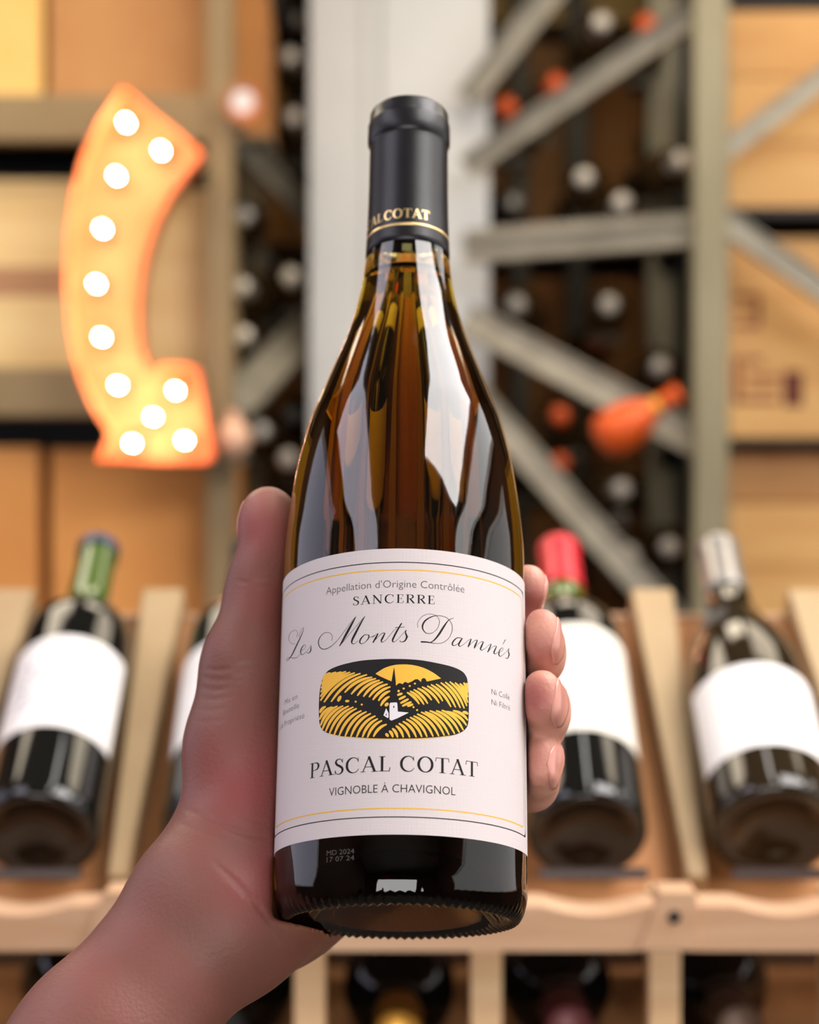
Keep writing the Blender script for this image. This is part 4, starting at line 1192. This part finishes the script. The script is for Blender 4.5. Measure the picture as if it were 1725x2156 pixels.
# ------------------------------------------------------------------ braced steel frame left of the column
fl_ = empty('rack_frame', loc=(xx(560), 3.2, 0))
def FB(root, name, p, q, wdt, thk, mat, lip=0.0):
    l = root.location
    return bar(name, Vector(p) - l, Vector(q) - l, wdt, thk, mat, root, lip=lip)
FB(fl_, 'brace', WP(478, 268, 3.06), WP(700, 508, 3.5), 0.034, 0.02, M['steel'], 0.012)
FB(fl_, 'brace', WP(488, 862, 3.06), WP(700, 640, 3.5), 0.058, 0.02, M['steel'], 0.012)
FB(fl_, 'brace', WP(560, -30, 3.1), WP(600, 60, 3.3), 0.030, 0.02, M['black'], 0.0)
LB('post', xx(690, 3.6), xx(740, 3.6), 3.55, 3.6, 0, 2.72, M['steel'], fl_)
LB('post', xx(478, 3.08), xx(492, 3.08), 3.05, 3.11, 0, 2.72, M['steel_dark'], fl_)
tag(fl_, 'grey steel rack frame with diagonal braces left of the white column', 'rack frame')

# ------------------------------------------------------------------ right storage rack
DR = 2.95
rr_ = empty('storage_rack', loc=(xx(1640, DR), DR, 0))
LB('post', xx(1459, DR), xx(1531, DR), 2.93, 2.985, 0, 2.72, M['steel_post'], rr_, 0.004)
LB('post', 1.28, 1.33, 2.93, 2.985, 0, 2.72, M['steel_post'], rr_, 0.004)
LB('post', xx(1459, DR), xx(1459, DR) + 0.05, 3.50, 3.55, 0, 2.72, M['steel_post'], rr_, 0.004)
LB('post', 1.28, 1.33, 3.50, 3.55, 0, 2.72, M['steel_post'], rr_, 0.004)
DC = 3.06
for (a, b) in ((444, 462), (924, 934), (1330, 1420)):
    LB('deck', xx(1531, DR) - 0.04, 1.28, 3.02, 3.52, zz(b, DC), zz(a, DC), M['black'], rr_)
    LB('beam', xx(1531, DR) - 0.03, 1.28, 3.50, 3.53, zz(b, DC) - 0.03, zz(b, DC), M['black'], rr_)
LB('rear_sheet', xx(1500, DR), 1.28, 3.555, 3.57, 0.1, 2.72, M['black'], rr_)
FB(rr_, 'brace', WP(1500, 338, DR), WP(1960, -2, DR), 0.032, 0.016, M['steel'], 0.008)
FB(rr_, 'brace', WP(1500, 450, DR), WP(1960, 770, DR), 0.034, 0.016, M['steel'], 0.008)
tag(rr_, 'grey green steel rack on the right holding pine wine crates', 'rack')
cA = crate('wooden_crate', xx(1536, DC), xx(2120, DC), DC, DC + 0.36, zz(444, DC) + 0.001, zz(22, DC), M['crate_pine'], 'knotty pine crate at the top of the right rack', 3, False)
cB = crate('wooden_crate', xx(1536, DC), xx(2120, DC), DC, DC + 0.36, zz(924, DC) + 0.001, zz(500, DC), M['crate_pine'], 'pine crate with dark red brand marks in the right rack', 1, False)
cC = crate('wooden_crate', xx(1536, DC), xx(2120, DC), DC, DC + 0.36, zz(1330, DC) + 0.001, zz(1060, DC), M['crate_pine'], 'pine crate under a brown box on the lowest right shelf', 2, False)
crate('wooden_box', xx(1536, DC), xx(2120, DC), DC + 0.004, DC + 0.36, zz(1060, DC) + 0.001, zz(950, DC), M['carton_tan'], 'flat brown box on top of the lowest right crate', 1, True, M['ply'])
# brand marks burnt into crate B
def mark(x0, y0, x1, y1, m, nm='brand_mark'):
    l = cB.location
    box(nm, xx(x0, DC) - l.x, xx(x1, DC) - l.x, DC - 0.0006 - l.y, DC - 0.0001 - l.y, zz(y1, DC) - l.z, zz(y0, DC) - l.z, m, cB)
for a in ((1545, 618, 1602, 630), (1545, 650, 1602, 660), (1545, 680, 1602, 692), (1590, 630, 1602, 680)): mark(*a, M['stamp'])
for a in ((1545, 752, 1606, 764), (1545, 764, 1560, 846), (1575, 790, 1640, 800), (1575, 815, 1640, 822), (1545, 838, 1640, 850)): mark(*a, M['stamp'])
mark(1650, 782, 1690, 856, M['stamp_dark'])

# ------------------------------------------------------------------ braced frame right of the column
fr_ = empty('rack_frame', loc=(xx(1250), 3.1, 0))
FB(fr_, 'brace', WP(985, 352, 3.13), WP(1490, 10, 2.99), 0.035, 0.022, M['steel'], 0.012)
FB(fr_, 'brace', WP(985, 210, 3.16), WP(1200, -60, 3.10), 0.040, 0.022, M['steel'], 0.012)
FB(fr_, 'cross_beam', WP(985, 532, 3.13), WP(1490, 494, 2.99), 0.034, 0.030, M['steel'], 0.012)
FB(fr_, 'cross_beam', WP(985, 500, 3.20), WP(1490, 462, 3.05), 0.020, 0.030, M['steel'], 0.0)
FB(fr_, 'brace', WP(985, 672, 3.13), WP(1490, 942, 2.99), 0.048, 0.022, M['steel'], 0.012)
FB(fr_, 'brace', WP(985, 818, 3.16), WP(1440, 1332, 3.02), 0.044, 0.022, M['steel'], 0.012)
for (a, b) in ((1078, 1112), (1194, 1236)):
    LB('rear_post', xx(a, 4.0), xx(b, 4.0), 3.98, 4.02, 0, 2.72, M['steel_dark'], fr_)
tag(fr_, 'grey steel rack frame with crossing diagonal braces right of the column', 'rack frame')

# shaded back shelf with cartons behind the frames
bs = empty('back_shelving', loc=(0, 4.2, 0))
ZS = [zz(a, 4.15) for a in (1500, 1010, 520, 60)]
for z in ZS: LB('shelf', -0.62, 0.62, 4.10, 4.50, z - 0.02, z, M['wall_dark'], bs)
for x in (-0.62, 0.0, 0.60): LB('upright', x, x + 0.02, 4.10, 4.50, 0, 2.72, M['wall_dark'], bs)
tag(bs, 'brown shelving in the shade behind the white column', 'shelf')
dk = [('dark brown carton glimpsed high up right of the column', 0.16, 0.36, ZS[2], .42, 'carton_tan'), ('dark brown carton beside the post under the steep brace', 0.37, 0.59, ZS[2], .42, 'carton_dark'),
      ('dark brown carton low behind the crossing braces', 0.16, 0.35, ZS[1], .42, 'carton_dark'), ('brown carton in the shade left of the grey green post', 0.36, 0.59, ZS[1], .42, 'carton_dark'),
      ('dark carton in the lowest gap above the red capsule', 0.16, 0.36, ZS[0], .42, 'carton_dark'), ('brown carton low beside the grey green post', 0.37, 0.59, ZS[0], .42, 'carton_dark'),
      ('tan carton at the top edge left of the column', -0.36, -0.26, ZS[2], .40, 'carton'), ('brown carton at the top between the left brace and the column', -0.255, -0.14, ZS[2], .40, 'carton_dark'),
      ('brown carton behind the lower left brace', -0.36, -0.14, ZS[1], .42, 'carton_dark'), ('light carton at the top right of the column', 0.16, 0.58, ZS[3], .22, 'carton_yel')]
for lb, x0, x1, z0, h, m in dk:
    carton(x0, x1, 4.14, 4.46, z0 + 0.001, z0 + h, M[m], lb)

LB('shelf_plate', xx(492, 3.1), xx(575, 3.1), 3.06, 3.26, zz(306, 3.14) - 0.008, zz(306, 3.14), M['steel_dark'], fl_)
carton(xx(494, 3.1), xx(566, 3.1), 3.07, 3.25, zz(306, 3.14) + 0.001, zz(306, 3.14) + 0.30, M['carton_dark'], 'brown carton behind the clip lamp right of the tan post')
# ------------------------------------------------------------------ stored bottles, necks towards the room
SB = [(4, 37.6), (10, 38), (178, 38), (192, 36.5), (205, 29), (218, 19), (230, 15.2), (285, 14), (299, 14.8)]
_bv, _bf = lathe([(a * 1e-3, b * 1e-3) for a, b in [(0, 6), (30, 0.5), (34, 0)] + interp_prof(SB, 22) + [(0, 299)]], 24)
_cv, _cf = lathe([(a * 1e-3, b * 1e-3) for a, b in [(15.4, 238), (15.2, 250), (15.0, 270), (15.6, 292), (15.2, 298), (13.6, 300.4), (0, 301)]], 24)
def sm(n, v, f, m):
    q = bpy.data.meshes.new(n); q.from_pydata([tuple(p) for p in v], [], f); q.polygons.foreach_set('use_smooth', [True] * len(q.polygons)); q.materials.append(m); return q
bod_me = sm('glass_body', _bv, _bf, M['glass_stored'])
cap_me = {'s': sm('capsule', _cv, _cf, M['silver']), 'o': sm('capsule', _cv, _cf, M['orange_foil'])}
def stored(px, py, d, kind, lbl, grp, yaw=0.0, pitch=0.0):
    p = WP(px, py, d)
    z = Vector((math.sin(yaw), -math.cos(yaw) * math.cos(pitch), math.sin(pitch))).normalized()
    x = Vector((1, 0, 0)); y = z.cross(x).normalized(); x = y.cross(z)
    o = p - z * 0.30
    r = empty('stored_bottle', Matrix(((x.x, y.x, z.x, o.x), (x.y, y.y, z.y, o.y), (x.z, y.z, z.z, o.z), (0, 0, 0, 1))))
    for n_, m_ in (('glass_body', bod_me), ('capsule', cap_me[kind])):
        q = bpy.data.objects.new(n_, m_); COL.objects.link(q); q.parent = r
    root = fl_ if grp == G3 else fr_
    c0 = o + z * 0.12 - root.location
    box('bottle_peg', c0.x - 0.03, c0.x + 0.03, c0.y - 0.006, c0.y + 0.006, c0.z - 0.0505, c0.z - 0.0405, M['steel_dark'], root)
    return tag(r, lbl, 'wine bottle', grp)
G1, G2, G3 = 'silver capped bottles right of the column', 'orange capped bottles right of the column', 'silver capped bottles left of the column'
RB = 'silver capped bottle '
RIGHT = [   # px, py, depth, label
 (1230, 372, 3.28, 'upper of the pair above the left half of the cross beam'), (1214, 428, 3.64, 'lower of the pair above the left half of the cross beam'),
 (1312, 424, 3.28, 'just above the middle of the cross beam'), (1436, 258, 3.64, 'topmost beside the grey green post'),
 (1438, 335, 3.28, 'beside the post under the topmost one'), (1404, 404, 3.64, 'left of the post just above the cross beam'),
 (1284, 640, 3.28, 'alone below the middle of the cross beam'), (1268, 44, 3.28, 'beside the orange one at the top edge'),
 (1312, 1030, 3.28, 'below the orange foil bottle'), (1308, 1092, 3.64, 'second one down below the orange foil bottle'),
 (1414, 1080, 3.64, 'beside the post below the lower brace'), (1412, 1152, 3.28, 'beside the post above the grey capsule'),
 (1328, 1166, 3.28, 'third one down below the orange foil bottle'), (1392, 1240, 3.64, 'lowest beside the grey green post'),
 (1082, 424, 3.64, 'close to the column above the cross beam'), (1086, 640, 3.28, 'close to the column below the cross beam'),
 (1392, 770, 3.28, 'beside the post right above the lower brace')]
for i, (a, b, d, t) in enumerate(RIGHT):
    stored(a, b, d, 's', RB + t, G1, 0.06 * ((i % 5) - 2), 0.02 * ((i % 3) - 1))
ORANGE = [(1264, 712, 3.6, 'below the cross beam, right of the rear posts'), (1180, 872, 3.28, 'between the two lower braces, upper of two'),
 (1182, 972, 3.28, 'between the two lower braces, lower of two'), (1068, 222, 3.28, 'against the column high up'), (1172, 172, 3.28, 'above the steep brace near the column'), (1360, 46, 3.28, 'at the top edge above the steep brace')]
for i, (a, b, d, t) in enumerate(ORANGE):
    stored(a, b, d, 'o', 'orange capped bottle ' + t, G2, 0.10 * (-1) ** i, 0.08)
LEFT = [(622, 40, 3.66, 'at the top edge beside the column'), (610, 118, 3.28, 'second from the top edge beside the column'), (618, 245, 3.28, 'above the left brace near the column'),
 (620, 330, 3.66, 'touching the upper left brace by the column'), (514, 450, 3.28, 'under the upper left brace beside the tan post'), (506, 602, 3.28, 'beside the tan post halfway between the left braces'),
 (556, 548, 3.66, 'in the middle between the two left braces'), (612, 580, 3.28, 'near the column between the two left braces'), (512, 706, 3.28, 'beside the tan post just above the lower left brace'),
 (578, 660, 3.66, 'just above the lower left brace near the column'), (612, 872, 3.66, 'under the lower left brace beside the column'), (546, 906, 3.28, 'under the lower left brace near the pink globe'),
 (606, 966, 3.28, 'above the thumb beside the bottle shoulder')]
for i, (a, b, d, t) in enumerate(LEFT):
    stored(a, b, d, 's', RB + t, G3, 0.05 * ((i % 5) - 2), 0.02 * ((i % 3) - 1))
# orange foil wrapped bottle neck hooked over the lower brace
ob = empty('orange_bottle', Matrix.Translation(WP(1262, 930, 2.93)) @ Matrix.Rotation(math.radians(58), 4, 'Y') @ Matrix.Rotation(math.radians(15), 4, 'X'))
v, f = lathe([(0, 0), (0.022, 0.001), (0.034, 0.014), (0.036, 0.04), (0.031, 0.066), (0.020, 0.086), (0.013, 0.10), (0.012, 0.125), (0.014, 0.127), (0.014, 0.138), (0, 0.139)], 28)
pyd('foil_body', v, f, M['orange_foil'], ob, True)
v, f = lathe([(0.0125, 0.088), (0.016, 0.094), (0.0155, 0.101), (0.0125, 0.106)], 24)
pyd('neck_ring', v, f, M['gold_foil'], ob, True)
tag(ob, 'bright orange foil wrapped small bottle resting on the lower right brace', 'bottle')
